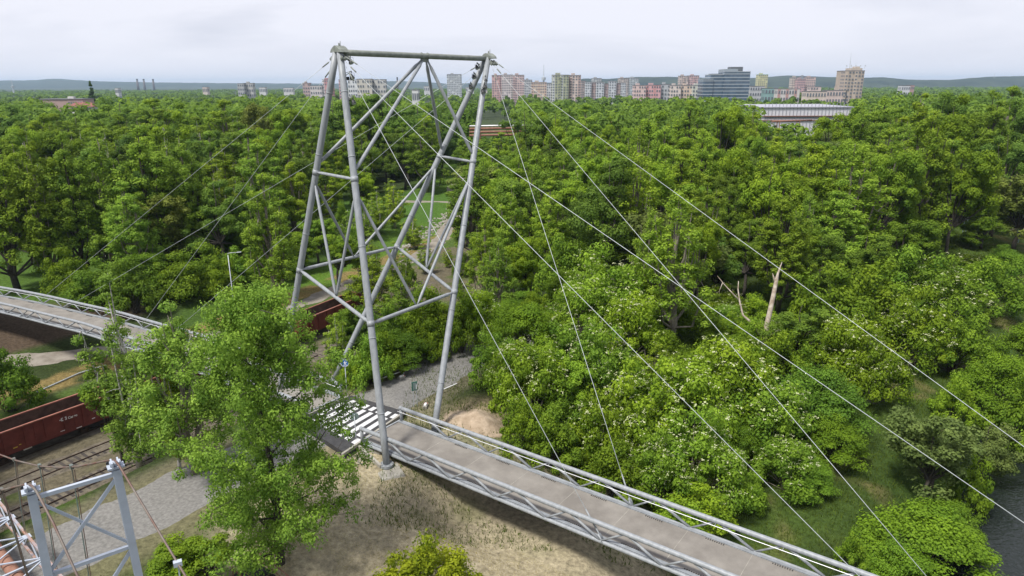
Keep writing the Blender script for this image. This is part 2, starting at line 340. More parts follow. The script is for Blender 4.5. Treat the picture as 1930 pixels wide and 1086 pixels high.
# river
wm = bpy.data.materials.new('river_water'); wm.use_nodes = True; n = wm.node_tree; b = n.nodes['Principled BSDF']
b.inputs['Base Color'].default_value = (0.012, 0.016, 0.014, 1); b.inputs['Roughness'].default_value = 0.08; b.inputs['IOR'].default_value = 1.33
g = n.nodes.new('ShaderNodeNewGeometry'); t = n.nodes.new('ShaderNodeTexNoise'); t.inputs['Scale'].default_value = 2.4; t.inputs['Detail'].default_value = 6; t.inputs['Distortion'].default_value = .6
bu = n.nodes.new('ShaderNodeBump'); bu.inputs['Strength'].default_value = 0.35; bu.inputs['Distance'].default_value = 0.25
n.links.new(g.outputs['Position'], t.inputs['Vector']); n.links.new(t.outputs['Fac'], bu.inputs['Height']); n.links.new(bu.outputs[0], b.inputs['Normal'])
mb = MB(); rt_ = np.array([0.70, 0.71])
for a, b_ in ((-60, 110),):
    c0 = RIVER_P+RIVER_N*(-2.5); pts = [c0+rt_*a, c0+rt_*b_, c0+rt_*b_+RIVER_N*60, c0+rt_*a+RIVER_N*60]
    mb.add([(p[0], p[1], WATER_Z) for p in pts], [(3, 2, 1, 0)])
o = mb.build('river', wm); props(o, kind='structure')
# hills on the horizon
def hills(name, prof, D, m, width=900):
    us = np.arange(prof[0][0], prof[-1][0]+1, 6.0); vs = np.interp(us, [p[0] for p in prof], [p[1] for p in prof])
    vs = vs + 0.9*(vnoise(us, us*0, 22, 8)-.5) + 0.5*(vnoise(us, us*0, 7, 6)-.5)
    zt = CZ+(158.2-vs)*D/F_PX; X = []; Y = []; Z = []
    for k, f in enumerate((-1, -.75, -.5, -.25, 0, .35, .7, 1)):
        y = D+f*width; X.append((us-965)/F_PX*D*(y/D)); Y.append(np.full(us.shape, y)+0*us)
        h = (1-f*f)**1.0; Z.append(-4+(zt+4)*h*(1 if f == 0 else 0.93)+(0 if abs(f) == 1 else 14)*(vnoise(us, us*0+k*50, 16, k)-.5)*(f != 0)+0)
    o = grid_mesh(name, np.array(X), np.array(Y), np.array(Z)); o.data.materials.append(m); props(o, kind='structure'); return o
M['hill'] = mat('wooded_hill', (0.012, 0.022, 0.014), 1, col2=(0.05, 0.065, 0.035), vscale=0.004, detail=12, spec=0.05)
hills('far_hills', [(-400, 150), (0, 149.8), (112, 148.5), (130, 146.5), (150, 146.5), (180, 149), (250, 151.7), (350, 153.5), (480, 155), (640, 156.5), (760, 152), (803, 154), (850, 157), (1000, 156), (1100, 156), (1300, 156)], 9500, M['hill'], 1500)
hills('wooded_hills', [(1000, 160), (1060, 155), (1096, 149.7), (1140, 150), (1186, 147), (1273, 147), (1320, 149), (1414, 149), (1463, 145.5), (1541, 148), (1594, 150), (1636, 148.8), (1685, 153.7), (1757, 153.7), (1822, 148.8), (1930, 147), (2300, 148)], 5600, M['hill'], 800)

# ---------------------------------------------------------------- the cable-stayed pylon
PB = {1: bp(729, 876, 0), 2: bp(817.5, 818, -.2), 3: bp(525, 752, -.5), 4: bp(630, 715, -.5)}
AP_A, AP_B = bd(640, 99, 55), bd(921, 111, 67)
pyl = empty('bridge_pylon', np.mean([PB[k] for k in PB], axis=0), 'tall pale grey four-legged tubular steel pylon straddling the striped crossing', 'pylon')
ax_ab = (AP_B-AP_A)/np.linalg.norm(AP_B-AP_A)
def inter(a, b_, q):
    ts = np.linspace(0, 1, 3001); P = a+(b_-a)*ts[:, None]; d = P-[0, 0, CZ]; z = d @ CAM_FW
    u = 965+F_PX*(d @ CAM_RT)/z; v = 543-F_PX*(d @ CAM_UP)/z; return P[np.argmin((u-q[0])**2+(v-q[1])**2)]
tops = {}
for k, ap in ((1, AP_A), (3, AP_A), (2, AP_B), (4, AP_B)):
    h = PB[k]-ap; h[2] = 0; h /= np.linalg.norm(h); tops[k] = ap+h*0.30
    n_ = 14; pts = [PB[k]+(tops[k]-PB[k])*i/n_ for i in range(n_+1)]
    mb = MB(); mb.path(pts, 0.275, 20); mb.build('leg', M['steel'], pyl, True)
    mb = MB(); mb.tube(PB[k]+[0, 0, -.12], PB[k]+[0, 0, .10], 0.52, 0.52, 24)
    for a in range(8): mb.tube(PB[k]+[.42*math.cos(a*.785), .42*math.sin(a*.785), .1], PB[k]+[.42*math.cos(a*.785), .42*math.sin(a*.785), .2], .03, .03, 6)
    mb.build('base_plate', M['steel'], pyl)
RN = {k: inter(PB[k], tops[k], q) for k, q in ((1, (702, 610)), (2, (858.6, 551)), (3, (570, 510)), (4, (750, 466)))}
UN = {k: inter(PB[k], tops[k], q) for k, q in ((1, (671, 338)), (2, (896, 306)), (3, (603, 326)), (4, (832, 296)))}
U2 = {k: inter(PB[k], tops[k], q) for k, q in ((1, (669, 326)), (2, (897, 296)), (3, (605, 313)), (4, (835, 287)))}
L2 = {k: inter(PB[k], tops[k], q) for k, q in ((1, (675, 362)), (2, (891, 332)), (3, (600, 344)), (4, (825, 313)))}
for k in PB:      # welded splice bands and node collars on the legs
    for t in (.12, .30, .52, .74, .9):
        p = PB[k]+(tops[k]-PB[k])*t; d = (tops[k]-PB[k])/np.linalg.norm(tops[k]-PB[k]); mb = MB(); mb.tube(p-d*.05, p+d*.05, .292, .292, 20); mb.build('splice_band', M['steel'], pyl, True)
    for N_ in (RN, UN):
        p = N_[k]; d = (tops[k]-PB[k])/np.linalg.norm(tops[k]-PB[k]); mb = MB(); mb.tube(p-d*.22, p+d*.22, .30, .30, 20); mb.build('node_collar', M['steel'], pyl, True)
def member(name, a, b_, r, cone=True, m='steel'):
    a = np.array(a); b_ = np.array(b_); d = (b_-a)/np.linalg.norm(b_-a); mb = MB()
    mb.path([a+d*.18, a+d*.5, a+d*.85, b_-d*.85, b_-d*.5, b_-d*.18], [r*.55, r*.6, r, r, r*.6, r*.55], 16) if cone else mb.tube(a, b_, r, r, 18)
    return mb.build(name, M[m], pyl, True)
RM = {}
for (i, j), q in (((3, 1), (636, 558)), ((1, 2), (786, 579)), ((4, 2), (805, 506)), ((3, 4), (667, 484))):
    member('ring_beam', RN[i], RN[j], 0.155, True); RM[(i, j)] = inter(RN[i], RN[j], q)
for i, j in ((3, 1), (4, 2)): member('tie_beam', UN[i], UN[j], 0.13)
for k, mids in ((3, ((3, 1), (3, 4))), (1, ((3, 1), (1, 2))), (2, ((1, 2), (4, 2))), (4, ((4, 2), (3, 4)))):
    for mname in mids: member('brace', L2[k], RM[mname], 0.125)
mid = inter(AP_A, AP_B, (800, 108))
mb = MB(); a = AP_A+ax_ab*.25; c = AP_B-ax_ab*.25; mb.path([a+(c-a)*i/8 for i in range(9)], 0.245, 20); mb.build('cross_beam', M['steel_dim'], pyl, True)
for k, o_ in ((3, -1), (1, -.5), (4, .5), (2, 1)): member('upper_brace', mid+ax_ab*.3*o_+[0, 0, -.3], U2[k], 0.15)
mb = MB()
for o_ in (-.35, .35): mb.disc(mid+ax_ab*o_, ax_ab, .29, .05)
mb.box(mid+[0, 0, -.34], (.9, .08, .35), math.atan2(ax_ab[1], ax_ab[0])); mb.build('gusset_plate', M['steel_dim'], pyl)
def floodlight(p, dirv, m_parent):
    p = np.array(p, float); d = np.array(dirv, float); d /= np.linalg.norm(d); s_ = np.cross(d, [0, 0, 1.]); s_ /= np.linalg.norm(s_)+1e-9
    mb = MB(); mb.tube(p-d*.16, p+d*.10, .11, .19, 14); mb.tube(p+d*.10, p+d*.17, .2, .2, 14); mb.tube(p-d*.26, p-d*.16, .07, .11, 10)
    for q in (-1, 1): mb.bar(p+s_*.22*q+[0, 0, .02], p+s_*.22*q+[0, 0, .30], .03, .015)
    mb.bar(p-s_*.22+[0, 0, .30], p+s_*.22+[0, 0, .30], .03, .015); mb.tube(p+[0, 0, .28], p+[0, 0, .45], .03, .03, 6)
    o = mb.build('floodlight', M['flood'], m_parent)
    mb = MB(); mb.tube(p+d*.171, p+d*.176, .17, .17, 14); mb.build('lens', M['glass'], o); return o
for (q, dep, k) in (((663, 145), 54.9, 1), ((666, 192), 54.6, 1), ((661, 116), 54.9, 1), ((899, 127), 66.3, 4), ((893, 145), 66, 4), ((887, 164), 65.6, 4), ((915, 131), 66.5, 4), ((914.5, 151), 66, 2), ((914, 164), 65.6, 2), ((910, 173), 65.4, 2)):
    p = bd(q[0], q[1], dep); near = inter(PB[k], tops[k], q)
    floodlight(p, (0.35, -0.45, -0.85), pyl)
    mb = MB(); mb.bar(near, p+[0, 0, .45], .07, .05); mb.bar(near+[0, 0, .3], p+[0, 0, .45], .04, .04); mb.build('lamp_bracket', M['steel_dim'], pyl)
for q in ((657, 190), (655, 150)):
    mb = MB(); p = bd(q[0]-3, q[1]-2, 55.3); mb.box(p, (.5, .3, .25), .4); mb.build('junction_box', M['flood'], pyl)
for AP, ks in ((AP_A, (1, 3)), (AP_B, (2, 4))):
    mb = MB(); c = AP+[0, 0, .1]; X = PB[ks[0]]-PB[ks[1]]; X[2] = 0; X /= np.linalg.norm(X); Y = np.array([-X[1], X[0], 0])
    pr = [(-.75, -.1), (-.6, .12), (-.25, .34), (0, .42), (.25, .34), (.6, .12), (.75, -.1)]
    vs = [c+X*p*1.0+Y*.42*s+np.array([0, 0, z]) for s in (-1, 1) for p, z in pr]; n7 = 7
    mb.add(vs, [tuple(range(n7)), tuple(range(2*n7-1, n7-1, -1))]+[(i, n7+i, n7+i+1, i+1) for i in range(n7-1)]+[(0, n7-1, 2*n7-1, n7)])
    mb.build('apex_cap', M['steel_dim'], pyl)
    for s1 in (-1, 1):
        mb = MB()
        for s2 in (-.3, 0, .3): mb.bar(c+X*.3*s1+Y*s2+[0, 0, -.35], c+X*.85*s1+Y*s2+[0, 0, -.62], .05, .34); mb.tube(c+X*.80*s1+Y*(s2-.12)+[0, 0, -.6], c+X*.80*s1+Y*(s2+.12)+[0, 0, -.6], .1, .1, 10)
        mb.build('cable_lug', M['steel_dim'], pyl)
    mb = MB(); mb.tube(c+[0, 0, .38], c+[0, 0, .62], .09, .05, 8); mb.tube(c+X*.2+[0, 0, .3], c+X*.2+[0, 0, .75], .02, .02, 6); mb.build('lifting_eye', M['steel_dim'], pyl)

# ---------------------------------------------------------------- the two footbridges
A0 = np.array([-10.34, 50.81]); DTH = R(-35.5)
BX = np.array([math.cos(DTH), math.sin(DTH)]); BY = np.array([-BX[1], BX[0]])
def nb(x, y, z): return np.array([A0[0]+BX[0]*x+BY[0]*(y+.15), A0[1]+BX[1]*x+BY[1]*(y+.15), z])
HW, ZL, ZU, PAN = 2.22, 0.49, 1.73, 4.1
def footbridge(root, cen, off0):
    """cen(s) -> centre point and left normal at arc length s ; truss parapets on both sides"""
    S0, S1 = 0.0, cen.length
    def at(s, y, z):
        c, nn = cen(s); return np.array([c[0]+nn[0]*y, c[1]+nn[1]*y, z])
    ss = np.arange(S0, S1+.01, 1.0)
    mb = MB(); prof = [(-HW+.24, ZL-.02), (-HW+.24, ZL+.06), (0, ZL+.10), (HW-.24, ZL+.06), (HW-.24, ZL-.02), (HW-.6, ZL-.14), (-HW+.6, ZL-.14)]
    vs = [at(s, y, z) for s in ss for y, z in prof]; n_ = len(prof)
    fs = [(i*n_+k, i*n_+(k+1) % n_, (i+1)*n_+(k+1) % n_, (i+1)*n_+k) for i in range(len(ss)-1) for k in range(n_)]+[tuple(range(n_-1, -1, -1)), tuple((len(ss)-1)*n_+k for k in range(n_))]
    mb.add(vs, fs); mb.build('deck', M['deck'], root)
    for sd in (-1, 1):
        pr = [at(s, sd*HW, ZU) for s in ss]; mb = MB(); mb.path(pr, .165, 16); mb.build('top_chord', M['steel'], root, True)
        mb = MB(); mb.path([at(s, sd*(HW+.02), ZL) for s in ss], .13, 14); mb.build('bottom_chord', M['steel'], root, True)
        # steel edge plate with drain slots
        mb = MB(); vs = [at(s, sd*y, z) for s in ss for y, z in ((HW-.10, ZL+.02), (HW-.10, ZL+.13), (HW-.36, ZL+.13), (HW-.36, ZL+.02))]
        fs = [(i*4+k, i*4+(k+1) % 4, (i+1)*4+(k+1) % 4, (i+1)*4+k) for i in range(len(ss)-1) for k in range(4)]
        if sd > 0: fs = [tuple(reversed(f)) for f in fs]
        mb.add(vs, fs); mb.build('edge_plate', M['steel_plate'], root)
        mb = MB(); mb.path([at(s, sd*(HW-.30), ZU-.20) for s in ss], .022, 8); mb.build('handrail', M['wire'], root, True)
        p = off0
        while p+PAN < S1:
            b0 = at(p, sd*(HW+.02), ZL+.05)
            t0 = at(p-PAN*.56, sd*HW, ZU-.05); t1 = at(p+PAN*.40, sd*HW, ZU-.05)
            if p-PAN*.56 > 0.1: mb = MB(); mb.tube(t0, b0-[0, 0, 0], .088, .088, 12); mb.build('diagonal', M['steel'], root, True)
            mb = MB(); mb.tube(b0, t1, .062, .062, 12); mb.build('diagonal', M['steel'], root, True)
            # drain slots: a short row in every panel
            mb = MB()
            for k in range(9):
                s_ = p+PAN*.30+k*.14
                c, nn = cen(s_); mb.box(at(s_, sd*(HW-.47), ZL+.084), (.05, .11, .03), math.atan2(nn[1], nn[0])-math.pi/2)
            mb.build('drain_slots', M['slot'], root) if sd > 0 or True else None
            if sd > 0: mb = MB(); mb.bar(at(p, -HW+.4, ZL+.062), at(p, 0, ZL+.101), .03, .012); mb.bar(at(p, 0, ZL+.101), at(p, HW-.4, ZL+.062), .03, .012); mb.build('deck_joint', M['conc'], root)
            # rail bracket
            mb = MB(); mb.bar(t1, at(p+PAN*.40, sd*(HW-.30), ZU-.20), .03, .03); mb.build('rail_bracket', M['steel'], root)
            p += PAN
    s = 2.0
    while s < S1:
        mb = MB(); mb.tube(at(s, -HW, ZL-.05), at(s, HW, ZL-.05), .09, .09, 8); mb.build('cross_girder', M['steel'], root); s += PAN
    for sd in (-1, 1):
        mb = MB(); mb.tube(at(0.12, sd*HW, ZL-.1), at(0.12, sd*HW, ZU), .14, .14, 14); mb.tube(at(.0, sd*HW, ZU), at(.25, sd*HW, ZU), .175, .175, 16); mb.build('end_post', M['steel'], root, True)
    mb = MB(); c, nn = cen(0.0); mb.bar(at(-.02, -HW, ZL+.02), at(-.02, HW, ZL+.02), .16, .24); mb.build('end_beam', M['steel'], root)
    return at
class Cen:
    def __init__(s, pts):
        P = [np.array(p, float) for p in pts]; s.P = np.array(P); d = np.hypot(*np.diff(s.P, axis=0).T); s.a = np.concatenate([[0], np.cumsum(d)]); s.length = s.a[-1]
    def __call__(s, t):
        x = np.interp(t, s.a, s.P[:, 0]); y = np.interp(t, s.a, s.P[:, 1])
        if t < 0 or t > s.length:
            e = 0 if t < 0 else -1; d = (s.P[1]-s.P[0]) if t < 0 else (s.P[-1]-s.P[-2]); d /= np.linalg.norm(d); x, y = s.P[e]+d*(t-s.a[e])
        d0 = np.array([np.interp(t+.6, s.a, s.P[:, 0])-np.interp(t-.6, s.a, s.P[:, 0]), np.interp(t+.6, s.a, s.P[:, 1])-np.interp(t-.6, s.a, s.P[:, 1])])
        d0 /= np.linalg.norm(d0); return np.array([x, y]), np.array([-d0[1], d0[0]])
fb = empty('footbridge', nb(0, 0, 0), 'pale grey truss footbridge with beige deck running down to the lower right', 'footbridge')
cenR = Cen([nb(-.7+i*2.0, 0, 0)[:2] for i in range(0, 47)])
n1 = (nb(0, 0, 0)[:2]-bp(919, 854.6, .5)[:2])
sx = float((bp(919, 854.6, .5)[:2]-A0) @ BX)+.7
atR = footbridge(fb, cenR, sx-PAN*1 if sx-PAN > .8 else sx)
FR = np.array([(-16.75, 58.7), (-21.64, 62.3), (-27.74, 66.62), (-33.37, 70.59), (-41.11, 75.19), (-47.51, 79.12), (-53.04, 81.98), (-61.26, 86.27), (-69.64, 90.06), (-80, 94.2), (-95, 99)])
FR[0] = [-15.6, 57.85]
FRs = np.array(smooth_line(FR, 8)); T_ = np.gradient(FRs, axis=0); T_ /= np.linalg.norm(T_, axis=1)[:, None]
CL = FRs+np.stack([-T_[:, 1], T_[:, 0]], 1)*HW
fl = empty('footbridge', [*CL[0], 0], 'pale grey truss footbridge curving away over the rail yard at far left', 'footbridge')
cenL = Cen(CL)
# find the lattice phase from a surveyed node
pn = bp(480/6.03, 540+200/6.03, .5)[:2]; ts = np.arange(0, cenL.length, .05); dd_ = [np.hypot(*(np.array(cenL(t)[0])+cenL(t)[1]*(-HW)-pn)) for t in ts]; t0_ = ts[int(np.argmin(dd_))]
atL = footbridge(fl, cenL, t0_ % PAN+(PAN if t0_ % PAN < 2.4 else 0))
def stay(a, q_list, at, cen, side, label, r=.017, smax=None, fixed=None):
    """cable from apex a to a bottom chord point of a bridge; the anchor is the point whose sight line agrees with the surveyed pixels"""
    best = None
    for s in np.arange(1, cen.length-1, .1):
        p = at(s, side*(HW+.02), ZL+.1); e = 0
        for q in q_list:
            z = inter_fast(a, p, q); e += z
        if best is None or e < best[0]: best = (e, s, p)
    p = best[2]; d = (p-a)/np.linalg.norm(p-a); L_ = np.linalg.norm(p-a)
    root = empty('stay_cable', p, label, 'stay cable', 'stay cables of the footbridge pylon')
    mb = MB(); mb.path([a+d*L_*i/6 for i in range(7)], r, 8); mb.build('cable', M['cable'], root, True)
    mb = MB(); e_ = p-d*.15; mb.tube(e_, e_-d*.7, .045, .045, 8); mb.tube(e_-d*.7, e_-d*2.0, .06, .05, 8); mb.bar(p+d*.1, p-d*.5, .26, .03); mb.build('end_fitting', M['steel'], root, True)
    mb = MB(); mb.tube(a+d*.75, a+d*1.5, .06, .05, 8); mb.build('top_socket', M['steel_dim'], root, True)
    return best
def inter_fast(a, p, q):
    A_ = pj(a); B_ = pj(p)
    if B_[2] < 1: return 1e6
    u = np.array([B_[0]-A_[0], B_[1]-A_[1]]); u /= np.linalg.norm(u); w = np.array(q)-[A_[0], A_[1]]; return (u[0]*w[1]-u[1]*w[0])**2
def lug(AP, s1, s2, dz):
    return AP+np.array([0, 0, dz])
Xd = PB[1]-PB[3]; Xd[2] = 0; Xd /= np.linalg.norm(Xd); Yd = np.array([-Xd[1], Xd[0], 0])
Xe = PB[2]-PB[4]; Xe[2] = 0; Xe /= np.linalg.norm(Xe); Ye = np.array([-Xe[1], Xe[0], 0])
INFO = []
INFO.append(stay(AP_A+Xd*.8+[0, 0, -1.1], [(766, 330), (893, 570), (1060, 880)], atR, cenR, -1, 'shortest stay cable from the left pylon head to the right footbridge'))
INFO.append(stay(AP_A+Xd*.85+[0, 0, -.75], [(868, 330), (1427, 895), (1620, 1086)], atR, cenR, -1, 'middle stay cable from the left pylon head to the right footbridge'))
INFO.append(stay(AP_A+Xd*.9+[0, 0, -.35], [(898, 274), (1588, 750), (1930, 986)], atR, cenR, -1, 'longest stay cable from the left pylon head, leaving the photo at lower right'))
INFO.append(stay(AP_B+Xe*.6+[0, 0, -1.0], [(962, 237), (1086, 629), (1188, 940)], atR, cenR, 1, 'shortest stay cable from the right pylon head to the near footbridge'))
INFO.append(stay(AP_B+Xe*.75+[0, 0, -.6], [(1130, 360), (1401, 683), (1748, 1084)], atR, cenR, 1, 'middle stay cable from the right pylon head, ending by the bright bush'))
INFO.append(stay(AP_B+Xe*.85+[0, 0, -.25], [(1260, 358), (1553, 570), (1905, 822)], atR, cenR, 1, 'longest stay cable from the right pylon head, leaving the photo at the right edge'))
INFO.append(stay(AP_A-Xd*.8+[0, 0, -.35], [(480, 230), (231, 440), (107, 539)], atL, cenL, 1, 'longest stay cable from the left pylon head to the curving left footbridge'))
INFO.append(stay(AP_A-Xd*.8+[0, 0, -.85], [(562, 204), (480, 323), (365, 485)], atL, cenL, 1, 'shorter stay cable from the left pylon head to the curving left footbridge'))
INFO.append(stay(AP_B-Xe*.8+[0, 0, -.35], [(828, 162), (566, 321), (224, 522)], atL, cenL, -1, 'longest stay cable from the right pylon head back to the left footbridge'))
INFO.append(stay(AP_B-Xe*.8+[0, 0, -.8], [(808, 209), (658, 343), (480, 497)], atL, cenL, -1, 'shorter stay cable from the right pylon head back to the left footbridge'))
for i in INFO: print('stay err', round(i[0], 1), round(float(i[1]), 1))

# ---------------------------------------------------------------- crossing between the bridges
C1, C2, C3, C4 = [bp(*q, .42)[:2] for q in ((655, 750), (756, 782), (673, 838), (578, 785))]
def Q(u, v):   # u along the bridge axis (0 = left bridge end), v across (0 = near/left side)
    a = C4+(C3-C4)*u; b_ = C1+(C2-C1)*u; return a+(b_-a)*v
mb = MB(); ring = [Q(-.02, -.25), Q(1.0, -.25), Q(1.0, 1.12), Q(-.02, 1.12)]
mb.prism(ring, -.4, .42); o = mb.build('asphalt_crossing', M['asph']); props(o, kind='structure')
mb = MB(); nb_ = 7
for k in range(nb_):
    u0 = .05+k*.132; u1 = u0+.072
    for v0, v1, sh in ((.16, .80, 0), (-.02, .12, .066), (.84, .98, .066)):
        ua, ub = u0+sh, u1+sh
        if ub > .995: continue
        q = [Q(ua, v0), Q(ub, v0), Q(ub, v1), Q(ua, v1)]; mb.prism(q, .424, .430)
o = mb.build('crossing_markings', M['paint']); props(o, kind='structure')
mb = MB()
for a, b_ in ((Q(-.02, -.5), Q(-.02, 1.05)), (Q(1.0, -.3), Q(1.0, 1.05))):
    mb.bar([*a, .40], [*b_, .40], .20, .22)
# wing kerbs beside the abutment
kp = [bp(676, 842, .2), bp(718, 880, .0)]
mb.bar(kp[0], kp[1], .2, .3)
o = mb.build('kerb', M['conc']); props(o, kind='structure')
# abutment and footing
mb = MB(); a = nb(-.6, -HW-.3, 0); mb.prism([nb(-.7, -HW-.2, 0)[:2], nb(1.2, -HW+.1, 0)[:2], nb(1.2, HW-.1, 0)[:2], nb(-.7, HW+.2, 0)[:2]], -3.2, .22)
single(mb, 'bridge_abutment', M['conc'], 'grey concrete abutment under the near end of the right footbridge', 'abutment')
mb = MB(); a2 = CL[0]; nn = cenL(0)[1]; d_ = cenL(2)[0]-cenL(0)[0]; d_ /= np.linalg.norm(d_)
mb.prism([a2+nn*2.2, a2-nn*2.2, a2-nn*2.2+d_*1.6, a2+nn*2.2+d_*1.6], -4.5, .22)
single(mb, 'bridge_abutment', M['conc'], 'grey concrete abutment under the crossing end of the curving left footbridge', 'abutment')
def footing(c, dirv, L_, W_, H_, label):
    X = np.array([dirv[0], dirv[1], 0]); X /= np.linalg.norm(X); Y = np.array([-X[1], X[0], 0]); c = np.array(c, float); mb = MB()
    pr = [(-L_*.5, 0, -1.2), (L_*.5, 0, -1.2), (L_*.5, 0, -.55), (L_*.36, 0, -.08), (-L_*.5, 0, -.05)]
    vs = [c+X*p[0]+Y*s*W_/2+np.array([0, 0, p[2]]) for s in (-1, 1) for p in pr]
    mb.add(vs, [(4, 3, 2, 1, 0), (5, 6, 7, 8, 9)]+[(i, (i+1) % 5, 5+(i+1) % 5, 5+i) for i in range(5)])
    return single(mb, 'concrete_footing', M['conc'], label, 'footing', bevel=.03)
footing(PB[1]+np.array([.3, -.6, -.10]), (0.45, -0.9), 2.5, 1.8, 1, 'pale wedge shaped concrete footing under the pylon leg beside the near bridge')
footing(PB[2]+np.array([.3, .3, 0]), (0.8, .3), 1.8, 1.6, 1, 'concrete footing under the right rear pylon leg')
footing(PB[3]+np.array([-.3, -.3, 0]), (-0.8, -.4), 1.8, 1.6, 1, 'concrete footing under the pylon leg hidden by the front tree')
footing(PB[4]+np.array([-.2, .3, 0]), (-0.8, .4), 1.8, 1.6, 1, 'concrete footing under the pylon leg behind the left footbridge')
# ---------------------------------------------------------------- lettering
def text_geo(txt, size, bold=0.0):
    cu = bpy.data.curves.new('lettering', 'FONT'); cu.body = txt; cu.size = size; cu.extrude = 0.0; cu.offset = bold; cu.resolution_u = 2
    ob = bpy.data.objects.new('lettering', cu); me = ob.to_mesh(); v = [tuple(p.co) for p in me.vertices]; f = [tuple(p.vertices) for p in me.polygons]
    ob.to_mesh_clear(); bpy.data.objects.remove(ob); bpy.data.curves.remove(cu); return v, f
def put_text(mb, txt, size, org, X, Y, bold=0.0):
    v, f = text_geo(txt, size, bold); X = np.array(X, float); Y = np.array(Y, float); org = np.array(org, float)
    mb.add([org+X*a+Y*b_ for a, b_, c in v], f)
# ---------------------------------------------------------------- railway yard
RZ = -5.05
RP = Cen(RAIL)
def offs(s, o): c, nn = RP(s); return c-nn*o        # o to the right
def rail_near(pt):
    ts = np.arange(0, RP.length, .1); return ts[int(np.argmin([np.hypot(*(RP(t)[0]-np.array(pt[:2]))) for t in ts]))]
def track(off, s0, s1, label, ns=100):
    c0 = offs(s0, off); root = empty('railway_track', (*c0, RZ-.35), label, 'railway track')
    for g_ in (-.75, .75):
        mb = MB(); pts = [offs(s, off+g_) for s in np.arange(s0, s1, 1.2)]
        for a, b_ in zip(pts[:-1], pts[1:]): mb.bar([*a, RZ-.07], [*b_, RZ-.07], .075, .15)
        mb.build('rail', M['rustrail'], root)
    proto = None; k = 0; s = s0
    while s < s1 and k < ns:
        c = offs(s, off); nn = RP(s)[1]; ang = math.atan2(nn[1], nn[0])
        if proto is None:
            mb = MB(); mb.box((0, 0, 0), (2.5, .26, .16)); proto = mb.build('sleeper', M['sleeper'], None); o = proto
        else: o = proto.copy(); COL.objects.link(o)
        o.parent = root; o.location = (c[0]-c0[0], c[1]-c0[1], .17); o.rotation_euler = (0, 0, ang+.03*math.sin(k*3.1)); s += .68; k += 1
    return root
S1 = rail_near((-47, 56.3))
track(0, S1-14, S1+66, 'rusty railway track under the row of brown open wagons', 100)
track(5.2, S1-10, S1+34, 'empty railway track with dark sleepers just in front of the wagons', 66)
track(10.2, S1-8, S1+30, 'empty overgrown railway track nearest the gravel path', 56)
